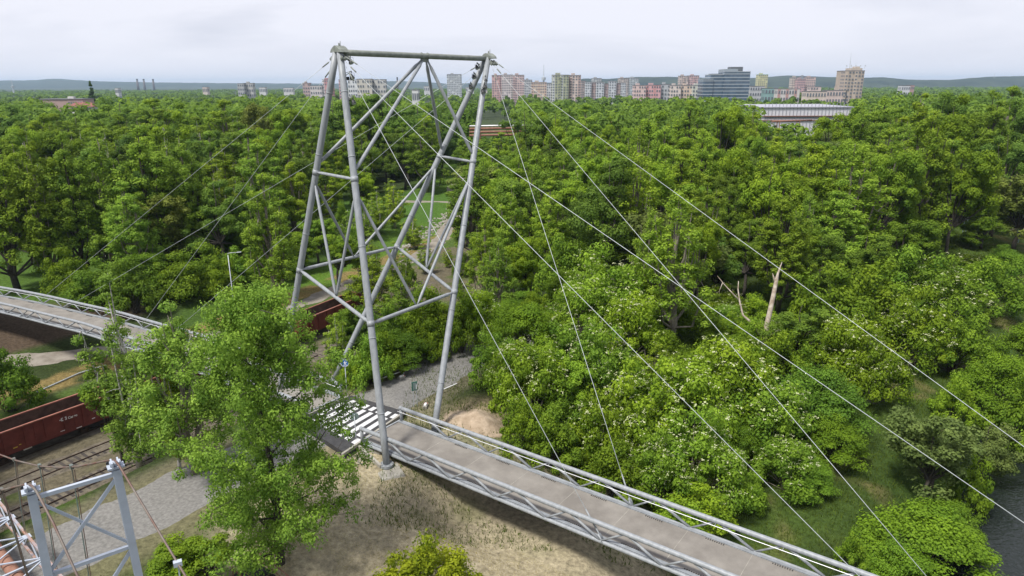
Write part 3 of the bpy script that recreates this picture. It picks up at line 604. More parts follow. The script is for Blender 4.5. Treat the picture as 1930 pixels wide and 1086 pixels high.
# ballast beds
for off in (0, 5.2, 10.2):
    pts = [offs(s, off) for s in np.arange(S1-20, S1+70 if off == 0 else S1+40, 1.5)]
    o = ribbon('ballast_bed', pts, 1.75, 1.75, M['ballast'], .06, .7, 7, .9)
lr = single((lambda m_: (m_.path([hit(60, 745)+[0, 0, .12], hit(150, 705)+[0, 0, .14], hit(200, 690)+[0, 0, .12]], .09, 8), m_)[1])(MB()), 'ground_pipe', M['cable'], 'thin pale pipe lying in the grass behind the first wagon', 'pipe')
def wagon(sc, label, mark):
    c, nn = RP(sc); X = np.array([nn[1], -nn[0], 0.]); Yr = -np.array([nn[0], nn[1], 0.]); Z = np.array([0, 0, 1.]); O = np.array([*c, RZ])
    P = lambda x, y, z: O+X*x+Yr*y+Z*z      # y to the right (camera side)
    root = empty('freight_wagon', O, label, 'freight wagon', 'brown open freight wagons in the rail yard')
    Lh, Wh, zf, zt = 6.9, 1.42, 1.22, 3.2
    ax = (X, Yr, Z)
    for sd in (1, -1):
        mb = MB(); mb.box(P(0, sd*Wh, (zf+zt)/2), (2*Lh, .05, zt-zf), ax=ax); mb.mi = 1
        mb.box(P(0, sd*(Wh-.03), (zf+zt)/2), (2*Lh-.1, .02, zt-zf-.05), ax=ax); mb.mi = 0
        sidep = mb.build('side_wall', [M['rust'], M['rust_in']], root)
        for k in range(9):
            x = -Lh+.12+k*(2*Lh-.24)/8; mb = MB(); w_ = .16 if k in (0, 8) else .12
            mb.box(P(x, sd*(Wh+.07), (zf+zt)/2-.03), (w_, .11, zt-zf-.04), ax=ax); mb.build('stanchion', M['rust'], sidep)
        for k in range(4):
            x = -Lh+(k*2+1)*(2*Lh)/8; mb = MB(); mb.box(P(x+.85, sd*(Wh+.045), (zf+zt)/2), (.05, .04, zt-zf-.3), ax=ax)
            for zz in (.35, .6): mb.box(P(x+.85, sd*(Wh+.08), zf+zz), (.14, .05, .05), ax=ax)
            mb.build('door_hinge', M['rust'], sidep)
        mb = MB(); mb.box(P(0, sd*(Wh+.01), zt+.03), (2*Lh+.06, .17, .11), ax=ax); mb.build('top_rim', M['rust_rim'], root)
        mb = MB(); mb.box(P(0, sd*(Wh-.02), zf-.14), (2*Lh+.2, .14, .28), ax=ax); mb.build('sole_bar', M['rust'], root)
    for e in (-1, 1):
        mb = MB(); mb.box(P(e*Lh, 0, (zf+zt)/2), (.06, 2*Wh, zt-zf), ax=ax)
        for y in (-.95, -.32, .32, .95): mb.box(P(e*(Lh+.07), y, (zf+zt)/2), (.1, .1, zt-zf), ax=ax)
        mb.build('end_wall', M['rust'], root)
        mb = MB(); mb.box(P(e*Lh, 0, zt+.03), (.14, 2*Wh, .11), ax=ax); mb.build('top_rim', M['rust_rim'], root)
        mb = MB(); mb.box(P(e*(Lh+.1), 0, zf-.16), (.12, 2.6, .3), ax=ax)
        mb.build('buffer_beam', M['rust'], root)
        for y in (-.88, .88):
            mb = MB(); mb.tube(P(e*(Lh+.14), y, zf-.17), P(e*(Lh+.55), y, zf-.17), .09, .09, 10); mb.tube(P(e*(Lh+.55), y, zf-.17), P(e*(Lh+.62), y, zf-.17), .23, .23, 16); mb.build('buffer', M['black'], root)
        # bogie
        bg_ = part_of('bogie', root, P(e*4.5, 0, .5))
        def sub(name, mb_, m_):
            o = mb_.build(name, m_, root); o.parent = bg_
            o.location = o.location-bg_.location; return o
        for sd in (-1, 1):
            mb = MB(); mb.box(P(e*4.5, sd*1.0, .62), (2.3, .12, .26), ax=ax); mb.box(P(e*4.5, sd*1.02, .45), (.7, .16, .35), ax=ax); sub('side_frame', mb, M['black'])
            for w_ in (-.9, .9):
                mb = MB(); mb.tube(P(e*4.5+w_, sd*.70, .46), P(e*4.5+w_, sd*.82, .46), .46, .46, 22); mb.tube(P(e*4.5+w_, sd*.82, .46), P(e*4.5+w_, sd*1.1, .46), .13, .13, 10); sub('wheel', mb, M['rustrail'])
    mb = MB(); mb.box(P(0, 0, zf), (2*Lh-.1, 2*Wh-.1, .08), ax=ax); mb.build('floor', M['rust_in'], root)
    mb = MB(); mb.box(P(0, 0, zf-.3), (2*Lh, .5, .4), ax=ax); mb.tube(P(-.9, .55, .8), P(.9, .55, .8), .22, .22, 12); mb.box(P(-2.2, 1.15, .78), (.7, .12, .1), ax=ax); mb.build('underframe', M['black'], root)
    if mark:
        yy = Wh+.034; mb = MB(); put_text(mb, 'Cargo', .34, P(2.05, yy, 2.28), X, Z, .012); 
        # box-shaped logo before the word
        for a, b_, w_, h_ in ((1.45, 2.28, .1, .34), (1.45, 2.28, .5, .09), (1.45, 2.53, .5, .09), (1.85, 2.28, .1, .34), (1.3, 2.40, .2, .09)):
            mb.add([P(a, yy, b_), P(a+w_, yy, b_), P(a+w_, yy, b_+h_), P(a, yy, b_+h_)], [(0, 1, 2, 3)])
        mb.build('lettering', M['letter'], root)
        mb = MB(); put_text(mb, 'Eas', .30, P(-4.95, yy, 2.45), X, Z); put_text(mb, '31 54', .2, P(-4.95, yy, 2.2), X, Z); put_text(mb, '597', .2, P(-4.95, yy, 1.96), X, Z); put_text(mb, '14', .2, P(-4.9, yy, 1.7), X, Z)
        put_text(mb, 'CD', .26, P(4.35, yy, 2.0), X, Z); mb.build('lettering', M['letter_dim'], root)
        mb = MB(); put_text(mb, 'Cut', .55, P(-6.75, yy, 1.95), X, Z, .01)
        for x0, x1, z0, z1 in ((2.6, 3.1, 1.02, 1.1), (4.1, 4.4, 1.4, 1.48), (1.2, 1.6, 1.3, 1.36)): mb.add([P(x0, Wh+.06, z0), P(x1, Wh+.06, z0), P(x1, Wh+.06, z1), P(x0, Wh+.06, z1)], [(0, 1, 2, 3)])
        mb.box(P(-1.6, 1.22, .78), (.7, .03, .13), ax=ax); mb.build('lettering', M['letter'], root)
        mb = MB(); mb.box(P(-2.6, Wh+.06, 1.42), (.35, .01, .08), ax=ax); mb.box(P(-2.2, Wh+.06, 1.55), (.2, .01, .06), ax=ax); mb.build('marking', M['yellow'], root)
    return root
sA = rail_near((-41.2, 64.9))-6.9
wagon(sA, 'brown open freight wagon with white lettering at the left edge', True)
wagon(sA+15.1, 'brown open freight wagon in the middle, mostly hidden under the left footbridge', False)
sB = rail_near((-29.6, 85.7))+7.6
wagon(sB, 'brown open freight wagon farthest along the track, behind the pylon legs', False)

# ---------------------------------------------------------------- street lamp, signs, barriers
def street_lamp(base, H, arm, label):
    r = empty('street_lamp', base, label, 'street lamp'); b0 = np.array(base, float); a = np.array(arm, float)
    mb = MB(); mb.path([b0, b0+[0, 0, H*.35], b0+[0, 0, H*.36], b0+[0, 0, H-.3]], [.11, .095, .07, .05], 12); mb.build('pole', M['lamp_grey'], r, True)
    mb = MB(); mb.path([b0+[0, 0, H-.3], b0+[0, 0, H-.05], b0+a*.25+[0, 0, H], b0+a+[0, 0, H+.05]], .04, 8); mb.build('arm', M['lamp_grey'], r, True)
    l = np.linalg.norm(a); mb = MB(); mb.bar(b0+a*(1-.1/l)+[0, 0, H+.06], b0+a*(1+.55/l)+[0, 0, H+.1], .24, .08); mb.build('lamp_head', M['lamp_grey'], r, bevel=.02)
    mb = MB(); mb.tube(b0, b0+[0, 0, .08], .2, .2, 12); mb.build('foot', M['lamp_grey'], r)
b0 = hit(444, 598); dep = pj(b0)[2]; Ht = bd(435, 477, pj(b0)[2])[2]-b0[2]
for _ in range(3): Ht = bd(435, 477, pj(b0+[0, 0, Ht])[2])[2]-b0[2]
street_lamp(b0, Ht, (1.35, .15, 0), 'tall grey street lamp beside the dirt road left of the pylon')
def post_sign(base, H, label, disc=None, m_='cable'):
    r = empty('road_sign', base, label, 'road sign'); b0 = np.array(base, float); mb = MB(); mb.tube(b0, b0+[0, 0, H], .035, .035, 8); mb.build('pole', M['lamp_grey'], r, True); return r, b0
# blue cycle and foot path sign, facing the camera
b0 = hit(655, 752); d = pj(b0)[2]; top = bd(652, 684, d-1.0); H = top[2]-b0[2]
r, b0 = post_sign(b0, H+.25, 'round blue sign with white walker symbol on a pole behind the crossing')
nv = np.array([0.15, -1, 0.0]); nv /= np.linalg.norm(nv); sx_ = np.array([-nv[1], nv[0], 0]); c = b0+[0, 0, H]+nv*.06
mb = MB(); mb.disc(c, nv, .36, .02, 32); disc = mb.build('sign_face', M['sign_blue'], r)
mb = MB(); n_ = 32
vs = [c+nv*.013+(sx_*math.cos(2*math.pi*k/n_)+np.array([0, 0, 1])*math.sin(2*math.pi*k/n_))*q for q in (.36, .325) for k in range(n_)]
mb.add(vs, [(k, (k+1) % n_, n_+(k+1) % n_, n_+k) for k in range(n_)])
def poly(mb, pts, lift=.016): mb.add([c+nv*lift+sx_*a+np.array([0, 0, b_]) for a, b_ in pts], [tuple(range(len(pts)))])
poly(mb, [(.03*math.cos(t)*1.3+.02, .20+.04*math.sin(t)) for t in np.linspace(0, 6.28, 10)[:-1]]); poly(mb, [(-.03, .14), (.07, .14), (.09, -.02), (-.05, -.02)]); poly(mb, [(-.05, -.02), (.01, -.02), (-.03, -.2), (-.09, -.2)]); poly(mb, [(.03, -.02), (.09, -.02), (.15, -.19), (.09, -.2)]); poly(mb, [(-.16, .02), (-.13, .06), (0, .13), (-.02, .08)])
poly(mb, [(.12, .12), (.2, .12), (.2, .04), (.12, .04)]); poly(mb, [(-.2, -.23), (.2, -.23), (.2, -.26), (-.2, -.26)])
mb.build('symbol', M['sign_white'], disc)
# round sign seen from behind at the near corner of the crossing
b0 = hit(672, 838); top = bd(667, 785, pj(b0)[2]-.6); H = top[2]-b0[2]
r, b0 = post_sign(b0, H+.2, 'round sign seen from its grey back at the near corner of the crossing')
mb = MB(); mb.disc(b0+[0, .06, H], (0.3, -1, 0), .33, .02, 28); mb.build('sign_plate', M['sign_back'], r)
b0 = hit(640, 730); H = bd(644, 676, pj(b0)[2])[2]-b0[2]
# small green board standing in the gravel path
b0 = hit(783, 768); H = bd(780, 718, pj(b0)[2]-.5)[2]-b0[2]
r = empty('notice_board', b0, 'small green notice board on two poles standing in the gravel path', 'sign')
mb = MB(); mb.box(b0+[0, 0, H-.42], (.52, .04, .85), .45); mb.build('board', M['sign_green'], r)
mb = MB(); mb.box(b0+[.03, -.028, H-.42], (.36, .02, .66), .45); mb.build('panel', M['sign_back'], r)
mb = MB(); mb.box(b0+[.17, -.0, H-.5], (.06, .03, .45), .45); mb.build('white_stripe', M['sign_white'], r)
mb = MB(); mb.tube(b0+[-.15, .03, 0], b0+[-.15, .03, H-.1], .025, .025, 8); mb.tube(b0+[.15, .15, 0], b0+[.15, .15, H-.1], .025, .025, 8); mb.build('pole', M['lamp_grey'], r)
# two triangular signs on one pole, seen from behind
b0 = hit(890, 655); zt = bd(890, 582, pj(b0)[2]-.8)[2]; H = zt-b0[2]
r, b0 = post_sign(b0, H, 'pair of grey triangular sign backs stacked on one thin pole by the hedge')
for k in range(2):
    cc = b0+np.array([0, -.06, H-.1-k*1.05]); mb = MB(); s_ = .52
    tri = [(-s_, -.88), (s_, -.88), (0, .02)]; vs = [cc+np.array([a, dy, b_]) for dy in (-.015, .015) for a, b_ in tri]
    mb.add(vs, [(0, 1, 2), (5, 4, 3), (0, 3, 4, 1), (1, 4, 5, 2), (2, 5, 3, 0)]); o = mb.build('sign_plate', M['sign_back'], r)
    mb = MB(); mb.bar(cc+[-.35, -.03, -.6], cc+[.35, -.03, -.6], .04, .03); mb.bar(cc+[-.18, -.03, -.3], cc+[.18, -.03, -.3], .04, .03); mb.build('clamp', M['lamp_grey'], o)
# wire barrier beside the gravel path
a_, b_ = hit(761, 706), hit(716, 722); r = empty('path_barrier', (a_+b_)/2, 'low wooden rail barrier with a white post at the far edge of the gravel path', 'barrier')
for p in (a_, b_): mb = MB(); mb.tube(p-[0, 0, .1], p+[0, 0, 1.15], .06, .06, 8); mb.build('post', M['sign_white'], r)
mb = MB(); mb.bar(a_+[0, 0, 1.08], b_+[0, 0, 1.08], .05, .09); mb.build('rail', M['dirt'], r); mb = MB(); mb.bar(a_+[0, 0, .42], b_+[0, 0, .4], .05, .10); mb.build('rail', M['sign_white'], r); mb = MB(); mb.box(a_+[.02, -.09, .35], (.1, .05, .18)); mb.build('reflector', M['red'], r)
a_, b_ = hit(835, 741), hit(862, 731); mb = MB(); mb.tube(a_+[0, 0, .35], b_+[0, 0, .45], .045, .045, 8); r = empty('path_barrier', (a_+b_)/2, 'short pale rail barrier beside the sandy heap', 'barrier')
mb.build('rail', M['sign_white'], r); mb = MB(); mb.tube(a_-[0, 0, .1], a_+[0, 0, .5], .05, .05, 8); mb.tube(b_-[0, 0, .1], b_+[0, 0, .55], .05, .05, 8); mb.build('post', M['deadwood'], r)
for q, rz, lb in (((757, 714), .9, 'red and white concrete foot block lying by the rail barrier'), ((802, 768), 1.5, 'red and white concrete foot block standing beside the sandy heap')):
    p = hit(*q); r = empty('barrier_block', p, lb, 'concrete block'); mb = MB(); mb.box(p+[0, 0, .12], (.75, .38, .26), rz); mb.build('base', M['conc'], r, bevel=.03)
    mb = MB(); mb.box(p+[0, 0, .29], (.5, .18, .08), rz); mb.build('grip', M['sign_white'], r); mb = MB(); mb.box(p+[math.cos(rz)*.3, math.sin(rz)*.3, .26], (.1, .3, .04), rz); mb.build('red_band', M['red'], r)
# sandy heap
c0 = hit(885, 800); N_ = 44; xs = np.linspace(-4.4, 4.4, N_); XX, YY = np.meshgrid(xs, xs); rr = np.hypot(XX/3.0, YY/2.8)+.35*(vnoise(XX+9, YY, 1.6, 3)-.5)
ZZ = .75*sm(1.0-rr)*(0.8+.5*vnoise(XX, YY, .8, 7))-.25*(rr > .98)+.10*(vnoise(XX, YY, .35, 2)-.5)
XX = XX+c0[0]+.6; YY = YY+c0[1]+.8; ZZ = ZZ+zg(XX.ravel(), YY.ravel()).reshape(XX.shape)-.02
o = grid_mesh('sand_heap', XX, YY, ZZ); o.data.materials.append(M['sand']); loc = Vector((float(c0[0]), float(c0[1]), float(c0[2]))); o.data.transform(Matrix.Translation(-loc)); o.location = loc
props(o, 'heap of light sandy soil beside the rear pylon leg', 'soil heap')
# fallen stones along the dirt road
rng = np.random.default_rng(5); mb = MB()
def rock(c, s, rng, name='boulder', m_='conc', label=None, group=None):
    mb = MB(); vs = []; n1, n2 = 6, 5
    ico = [(0, 0, 1)]+[(math.cos(a)*math.sin(t), math.sin(a)*math.sin(t), math.cos(t)) for t in (.9, 1.9) for a in np.linspace(0, 6.28, 7)[:-1]]+[(0, 0, -1)]
    vs = [np.array(c)+np.array(p)*s*(.7+.6*rng.random())*[1, .8, .6] for p in ico]
    fs = [(0, 1+k, 1+(k+1) % 6) for k in range(6)]+[(1+k, 7+k, 7+(k+1) % 6, 1+(k+1) % 6) for k in range(6)]+[(13, 7+(k+1) % 6, 7+k) for k in range(6)]
    mb.add(vs, fs); return single(mb, name, M[m_], label, 'boulder', group)
mb = MB()
def rubble(mb, c, s):
    ico = [(0, 0, 1)]+[(math.cos(a)*math.sin(t), math.sin(a)*math.sin(t), math.cos(t)) for t in (.9, 1.9) for a in np.linspace(0, 6.28, 7)[:-1]]+[(0, 0, -1)]
    vs = [np.array(c)+np.array(p)*s*(.7+.6*rng.random())*[1, .8, .6] for p in ico]
    mb.add(vs, [(0, 1+k, 1+(k+1) % 6) for k in range(6)]+[(1+k, 7+k, 7+(k+1) % 6, 1+(k+1) % 6) for k in range(6)]+[(13, 7+(k+1) % 6, 7+k) for k in range(6)])
for k in range(260):
    q = (rng.uniform(755, 860), 0); t = (q[0]-755)/105; v = 475-78*t+rng.normal(0, 7); p = hit(q[0], v); rubble(mb, p+[0, 0, .05], rng.uniform(.12, .5))
for k in range(160): p = np.array([*nb(rng.uniform(-1.6, 1.2), -HW-rng.uniform(.4, 1.8), 0)[:2], 0]); p[2] = zg(p[0], p[1]); rubble(mb, p, rng.uniform(.04, .1))
o = mb.build('rubble', M['conc']); props(o, 'pale loose stones along the dirt road behind the pylon', 'rubble', kind='stuff')
# dead snag
b0 = hit(1438, 668); dp = pj(b0)[2]; Pq = lambda u, v, e=0: bd(u, v, dp-1+e)
r = empty('dead_tree', b0, 'bare bleached dead tree with a forked trunk rising from the white-flowering bushes', 'dead tree')
mb = MB(); mb.path([b0, Pq(1438, 655), Pq(1446, 610), Pq(1456, 565), Pq(1463, 530), Pq(1466, 516), Pq(1474, 494)], [.42, .38, .33, .28, .24, .14, .03], 9)
mb.path([Pq(1463, 540), Pq(1458, 522), Pq(1456, 515)], [.16, .1, .02], 6); mb.build('trunk', M['deadwood'], r, True)
for pts, rr_ in (([(1438, 640), (1415, 607), (1400, 594), (1394, 568), (1391, 545), (1392, 530)], .19), ([(1392, 565), (1375, 547), (1364, 535), (1352, 520)], .1), ([(1362, 533), (1356, 548), (1355, 565)], .05), ([(1442, 640), (1455, 630), (1468, 621)], .08)):
    mb = MB(); n_ = len(pts); mb.path([Pq(*q, .3*i) for i, q in enumerate(pts)], [rr_*(1-.8*i/(n_-1)) for i in range(n_)], 7); mb.build('branch', M['deadwood'], r, True)
# rusty steps with railing at the lower edge
p0 = hit(478, 1062); p1 = hit(575, 1120); p0 = p0*1.0; d_ = (p1-p0); d_[2] = 0; l_ = np.linalg.norm(d_); d_ /= l_; s_ = np.array([d_[1], -d_[0], 0])
r = empty('steel_steps', p0, 'rusty railing and dark landing of steel steps under the front tree', 'steps')
for w_ in (0, 1.5):
    for zz in (.55, 1.08):
        mb = MB(); mb.tube(p0+s_*w_+[0, 0, zz+.1], p1+s_*w_+[0, 0, zz-.7], .03, .03, 8); mb.build('handrail', M['pipe'], r, True)
    for k in range(4):
        mb = MB(); q = p0+(p1-p0)*k/3+s_*w_; h_ = 1.16-.8*k/3; mb.tube(q-[0, 0, .8], q+[0, 0, h_], .03, .03, 6); mb.build('baluster', M['pipe'], r)
mb = MB(); mb.box(p0+d_*.7+s_*.75+[0, 0, .02], (1.7, 1.5, .07), math.atan2(d_[1], d_[0])); mb.build('landing', M['black'], r)
for k in range(6): mb = MB(); mb.box(p0+d_*(1.8+k*.33)+s_*.75+[0, 0, -.1-k*.17], (.3, 1.4, .04), math.atan2(d_[1], d_[0])); mb.build('tread', M['black'], r)
for k in range(3):
    mb = MB(); q = p0-d_*.15+s_*(.1+k*.65)+[0, 0, 0]; mb.tube(q, q+[0, 0, 1.15], .03, .03, 6); mb.build('baluster', M['black'], r)

# ---------------------------------------------------------------- pale blue suspended pipe bridge at the lower left
ZT = 13.0; T1 = bp(217, 874, ZT); T2 = bp(57, 920, ZT); PA = np.array([.766, -.643, 0]); PR = np.array([-.643, -.766, 0])
MIDP = (T1+T2)/2
def on_plane(u, v, T):
    d = CAM_FW+CAM_RT*(u-965)/F_PX-CAM_UP*(v-543)/F_PX; c = np.array([0, 0, CZ]); return c+d*(((T-c) @ PR)/(d @ PR))
pt = empty('pipe_bridge_tower', (MIDP[0], MIDP[1], float(zg(MIDP[0], MIDP[1]))), 'pale blue steel portal tower of the suspended pipe bridge at lower left', 'tower')
zb = float(zg(MIDP[0], MIDP[1]))
Yd_ = (T1-T2); Yd_[2] = 0; Yd_ /= np.linalg.norm(Yd_); Xd_ = np.array([-Yd_[1], Yd_[0], 0])
def lerp(a, b_, t): return a+(b_-a)*t
F1, F2 = T1*1.0, T2*1.0; F1[2] = F2[2] = zb-.3; F1 += Yd_*.25; F2 -= Yd_*.25
for T, Fo in ((T1, F1), (T2, F2)):
    mb = MB(); 
    for s in (-1, 1): mb.bar(Fo+Yd_*.0+Xd_*.145*s, T-[0, 0, .25]+Xd_*.145*s, .05, .31, up=Yd_)
    mb.bar(Fo, T-[0, 0, .25], .30, .24, up=Yd_)
    mb.build('post', M['pb'], pt, bevel=.01)
    mb = MB(); mb.box(T-[0, 0, .12], (.62, .42, .08), math.atan2(Yd_[1], Yd_[0]))
    for s in (-1, 1): mb.box(T+Yd_*.12*s+[0, 0, .03], (.06, .5, .24), math.atan2(Yd_[1], Yd_[0]))
    mb.tube(T-Yd_*.2+[0, 0, .02], T+Yd_*.2+[0, 0, .02], .13, .13, 14); mb.build('saddle', M['pb'], pt)
    mb = MB(); mb.tube(T-Yd_*.24+[0, 0, -.02]+Xd_*.22, T-Yd_*.24+[0, 0, -.02]+Xd_*.28, .07, .07, 8); mb.build('bolt', M['black'], pt)
def level(z): t = (T1[2]-.25-z)/(T1[2]-.25-F1[2]); return lerp(T1-[0, 0, .25], F1, t), lerp(T2-[0, 0, .25], F2, t)
zs = [ZT-.45, 9.0, 4.9]
for k, z in enumerate(zs):
    a, b_ = level(z); mb = MB(); mb.bar(a, b_, .16, .16); mb.build('cross_beam', M['pb'], pt)
for z0, z1 in ((ZT-.6, 9.05), (8.9, 5.0)):
    a0, b0_ = level(z0); a1, b1_ = level(z1); mb = MB(); mb.bar(a0, b1_, .14, .10, up=Xd_); mb.build('diagonal', M['pb'], pt); mb = MB(); mb.bar(b0_+Xd_*.1, a1+Xd_*.1, .10, .12, up=Xd_); mb.build('diagonal', M['pb'], pt)
def sag(name, T, pix, label):
    pts = [on_plane(u, v, T) for u, v in pix]; r = empty(name, pts[len(pts)//2], label, 'cable'); mb = MB(); mb.path(pts, .045, 8); mb.build('rope', M['rope'], r, True); return r, pts
r1, c1 = sag('main_cable', T1, [(-150, 800), (-70, 832), (0, 857), (30, 868), (75, 879), (115, 881.5), (150, 879), (205, 868), (217, 868), (226, 880), (265, 945), (310, 1020), (352, 1090), (420, 1200)], 'sagging wire rope over the right post of the pale blue tower')
r2, c2 = sag('main_cable', T2, [(-150, 950), (0, 925), (45, 914), (58, 914), (68, 925), (100, 985), (148, 1090), (190, 1180)], 'sagging wire rope over the left post of the pale blue tower')
pbz = 2.0
pb = empty('pipe_bridge', MIDP*[1, 1, 0]+[0, 0, pbz], 'pale blue lattice pipe bridge carrying a thick rusty pipe at lower left', 'pipe bridge')
def pbp(s, w, z): return np.array([MIDP[0], MIDP[1], 0])+PA*s+PR*w+[0, 0, z]
for w in (-1.1, 1.1):
    for z in (pbz, pbz-1.3):
        mb = MB(); mb.bar(pbp(-60, w, z), pbp(16, w, z), .14, .14); mb.build('chord', M['pb_rust'], pb)
for k in range(24):
    s = -58+k*3.0
    mb = MB(); mb.bar(pbp(s, -1.1, pbz), pbp(s, 1.1, pbz), .12, .10); mb.build('cross_strut', M['pb'], pb)
    mb = MB(); mb.bar(pbp(s, -1.1, pbz+.02), pbp(s+1.5, 1.1, pbz+.02), .08, .06); mb.bar(pbp(s+1.5, 1.1, pbz+.02), pbp(s+3.0, -1.1, pbz+.02), .08, .06); mb.box(pbp(s, -1.05, pbz+.05), (.5, .4, .03), -.7); mb.build('lattice', M['pb'], pb)
    for w in (-1.1, 1.1):
        mb = MB(); mb.bar(pbp(s, w, pbz), pbp(s+1.5, w, pbz-1.3), .07, .07); mb.bar(pbp(s+1.5, w, pbz-1.3), pbp(s+3.0, w, pbz), .07, .07); mb.build('web', M['pb'], pb)
mb = MB(); mb.path([pbp(s, .35, pbz-.45) for s in range(-60, 17, 4)], .33, 20); mb.build('pipe', M['pipe'], pb, True)
def hanger(u, v, T, w, lab):
    p = on_plane(u, v, T); s = (p-np.array([MIDP[0], MIDP[1], 0])) @ PA; q = pbp(s, w, pbz); r = empty('hanger', q, lab, 'hanger', 'hangers of the pipe bridge')
    mb = MB(); mb.path([p, lerp(p, q, .5), q], .028, 6); mb.build('rod', M['rope_g'], r); mb = MB(); mb.path([p+PA*.35, lerp(p, q, .5)+PA*.3, q+PA*.3], .022, 6); mb.build('rod', M['rope'], r)
    mb = MB(); mb.box(p+[0, 0, .02], (.22, .14, .2), -.7); mb.build('clamp', M['rope_g'], r)
for u, v, lab in ((27, 867, 'second hanger from the left under the right sagging rope'), (75, 879, 'third hanger from the left under the right sagging rope'), (135, 880.5, 'hanger under the right sagging rope closest to its post'), (-40, 843, 'hanger under the right sagging rope at the photo edge')): hanger(u, v, T1, -1.1, lab)
hanger(3, 925, T2, 1.1, 'hanger under the left sagging rope')
p = on_plane(335, 1062, T1); mb = MB(); mb.box(p, (.3, .2, .2), .5); mb.tube(p, [p[0], p[1], float(zg(p[0], p[1]))], .03, .03, 6)
single(mb, 'cable_clamp', M['pb'], 'small pale clamp with hanging rod on the right descending rope', 'clamp')

# ---------------------------------------------------------------- distant things
def bfar(u, v, D):
    d = CAM_FW+CAM_RT*(u-965)/F_PX-CAM_UP*(v-543)/F_PX; return np.array([0, 0, CZ])+d*(D/d[1])
CC = {}
def wallm(c, rough=.85):
    k = tuple(round(q, 3) for q in c)
    if k not in CC: CC[k] = mat('hazy_facade_paint', tuple(min(.7, q*.62+.20) for q in c), rough, var=.08, vscale=.25)  # wall colours lifted toward pale grey, distance haze put into the paint
    return CC[k]
M['pane'] = mat('window_glass', (0.15, 0.165, 0.19), .2, spec=.6)
M['roofd'] = mat('flat_roof', (.16, .16, .17), .9, var=.2, vscale=.3)
def block(u0, u1, v, D, floors, col, label, name='apartment_block', cat='apartment block', depth=12, win=None, col2=None, roof=None, zb=-4, cols=None, balc=None, group=None, pent=None, extra=None):
    a = bfar(u0, v, D); b_ = bfar(u1, v, D); x0, x1, zt = a[0], b_[0], (a[2]+b_[2])/2; w = x1-x0
    r = empty(name, ((x0+x1)/2, D+depth/2, zb), label, cat, group)
    mb = MB(); mb.box(((x0+x1)/2, D+depth/2, (zt+zb)/2), (w, depth, zt-zb)); mb.build('wall', wallm(col), r)
    mb = MB(); mb.box(((x0+x1)/2, D+depth/2, zt+.3), (w+.5, depth+.5, .6)); mb.build('roof', roof or M['roofd'], r)
    if pent is None: pent = w > 10
    if pent: mb = MB(); mb.box((x0+w*.35, D+depth/2, zt+1.7), (min(6, w*.3), 5, 2.4)); mb.build('lift_housing', wallm(tuple(c*.7 for c in col)), r)
    fh = (zt-zb)/floors; nw = max(3, int(w/3.2)) if cols is None else cols
    if col2:
        mb = MB(); k = int(nw/2)
        for i in range(0, nw, 3): cx = x0+(i+.5)*w/nw; mb.box((cx, D-.12, (zt+zb)/2), (w/nw*.95, .24, zt-zb-.6))
        mb.build('coloured_panel', wallm(col2), r)
    for f in range(floors):
        zc = zb+fh*(f+.55)
        if zc < -1: continue
        mb = MB()
        for i in range(nw):
            if (i*7+f*3) % 11 == 0: continue
            cx = x0+(i+.5)*w/nw; mb.box((cx, D-.30, zc), (w/nw*.55, .2, fh*.46))
        mb.build('window_row', win or M['pane'], r)
        if balc and f % 1 == 0:
            mb = MB(); i = balc; mb.box((x0+w*balc, D-.7, zc-fh*.35), (w*.16, 1.1, fh*.35)); mb.build('balcony', wallm(tuple(min(1, c*1.15) for c in col)), r)
    # side windows
    for sx_ in (0, 1):
        mb = MB()
        for f in range(floors):
            zc = zb+fh*(f+.55)
            for j in range(3): mb.box((x0-.1 if sx_ == 0 else x1+.1, D+2+j*3.4, zc), (.2, 1.6, fh*.45))
        mb.build('side_windows', M['pane'], r)
    return r
K = dict
block(842, 869, 140.5, 1500, 14, (.50, .54, .58), 'lone white office block with blue-grey windows seen between the pylon legs', depth=16)
block(927, 945, 142.5, 1080, 13, (.62, .30, .28), 'pink end section of the long tower block right of the pylon head', balc=.8)
block(945.5, 966, 141.5, 1080, 13, (.66, .55, .54), 'white and pink middle section of the long tower block right of the pylon head', balc=.9)
block(966.5, 988, 142, 1080, 13, (.66, .42, .40), 'salmon right-hand section of the long tower block right of the pylon head', balc=.1)
block(988, 1003, 151, 1300, 9, (.42, .43, .45), 'grey block behind the pink tower block')
block(1002, 1030, 155.5, 1150, 8, (.68, .50, .36), 'cream and orange block in front of the television mast', col2=(.62, .36, .22))
block(1030, 1041, 158, 1180, 8, (.60, .62, .64), 'narrow white block left of the olive green tower block')
block(1041, 1072, 142, 900, 13, (.30, .33, .12), 'olive green tower block with a pale vertical stripe', col2=(.55, .57, .56), balc=.5)
block(1073, 1095, 142.5, 905, 13, (.70, .52, .44), 'cream tower block right next to the olive green one', col2=(.34, .17, .13), balc=.15)
block(1096, 1104, 153, 1200, 9, (.26, .17, .15), 'dark brown narrow block right of the cream tower')
wb = [(1104, 1115, 155), (1124, 1139, 155.5), (1148, 1162, 153.5), (1171, 1180, 156.5)]
ord_ = ['first', 'second', 'third', 'fourth']
for i, (a, b_, v) in enumerate(wb): block(a, b_, v, 1120, 9, (.58, .61, .66), f'{ord_[i]} white section from the left in the stepped row of blocks', pent=False)
for i, (a, b_, v) in enumerate([(1115, 1124, 156), (1139, 1148, 158), (1162, 1171, 157.5)]): block(a, b_, v, 1123, 9, (.36, .19, .16), f'{ord_[i]} brown section from the left in the stepped row of blocks', pent=False)
block(1116, 1134, 148, 1500, 12, (.40, .42, .44), 'grey high-rise standing behind the stepped white row')
block(1166, 1185, 148, 1450, 12, (.46, .37, .33), 'beige-brown high-rise behind the right end of the stepped row')
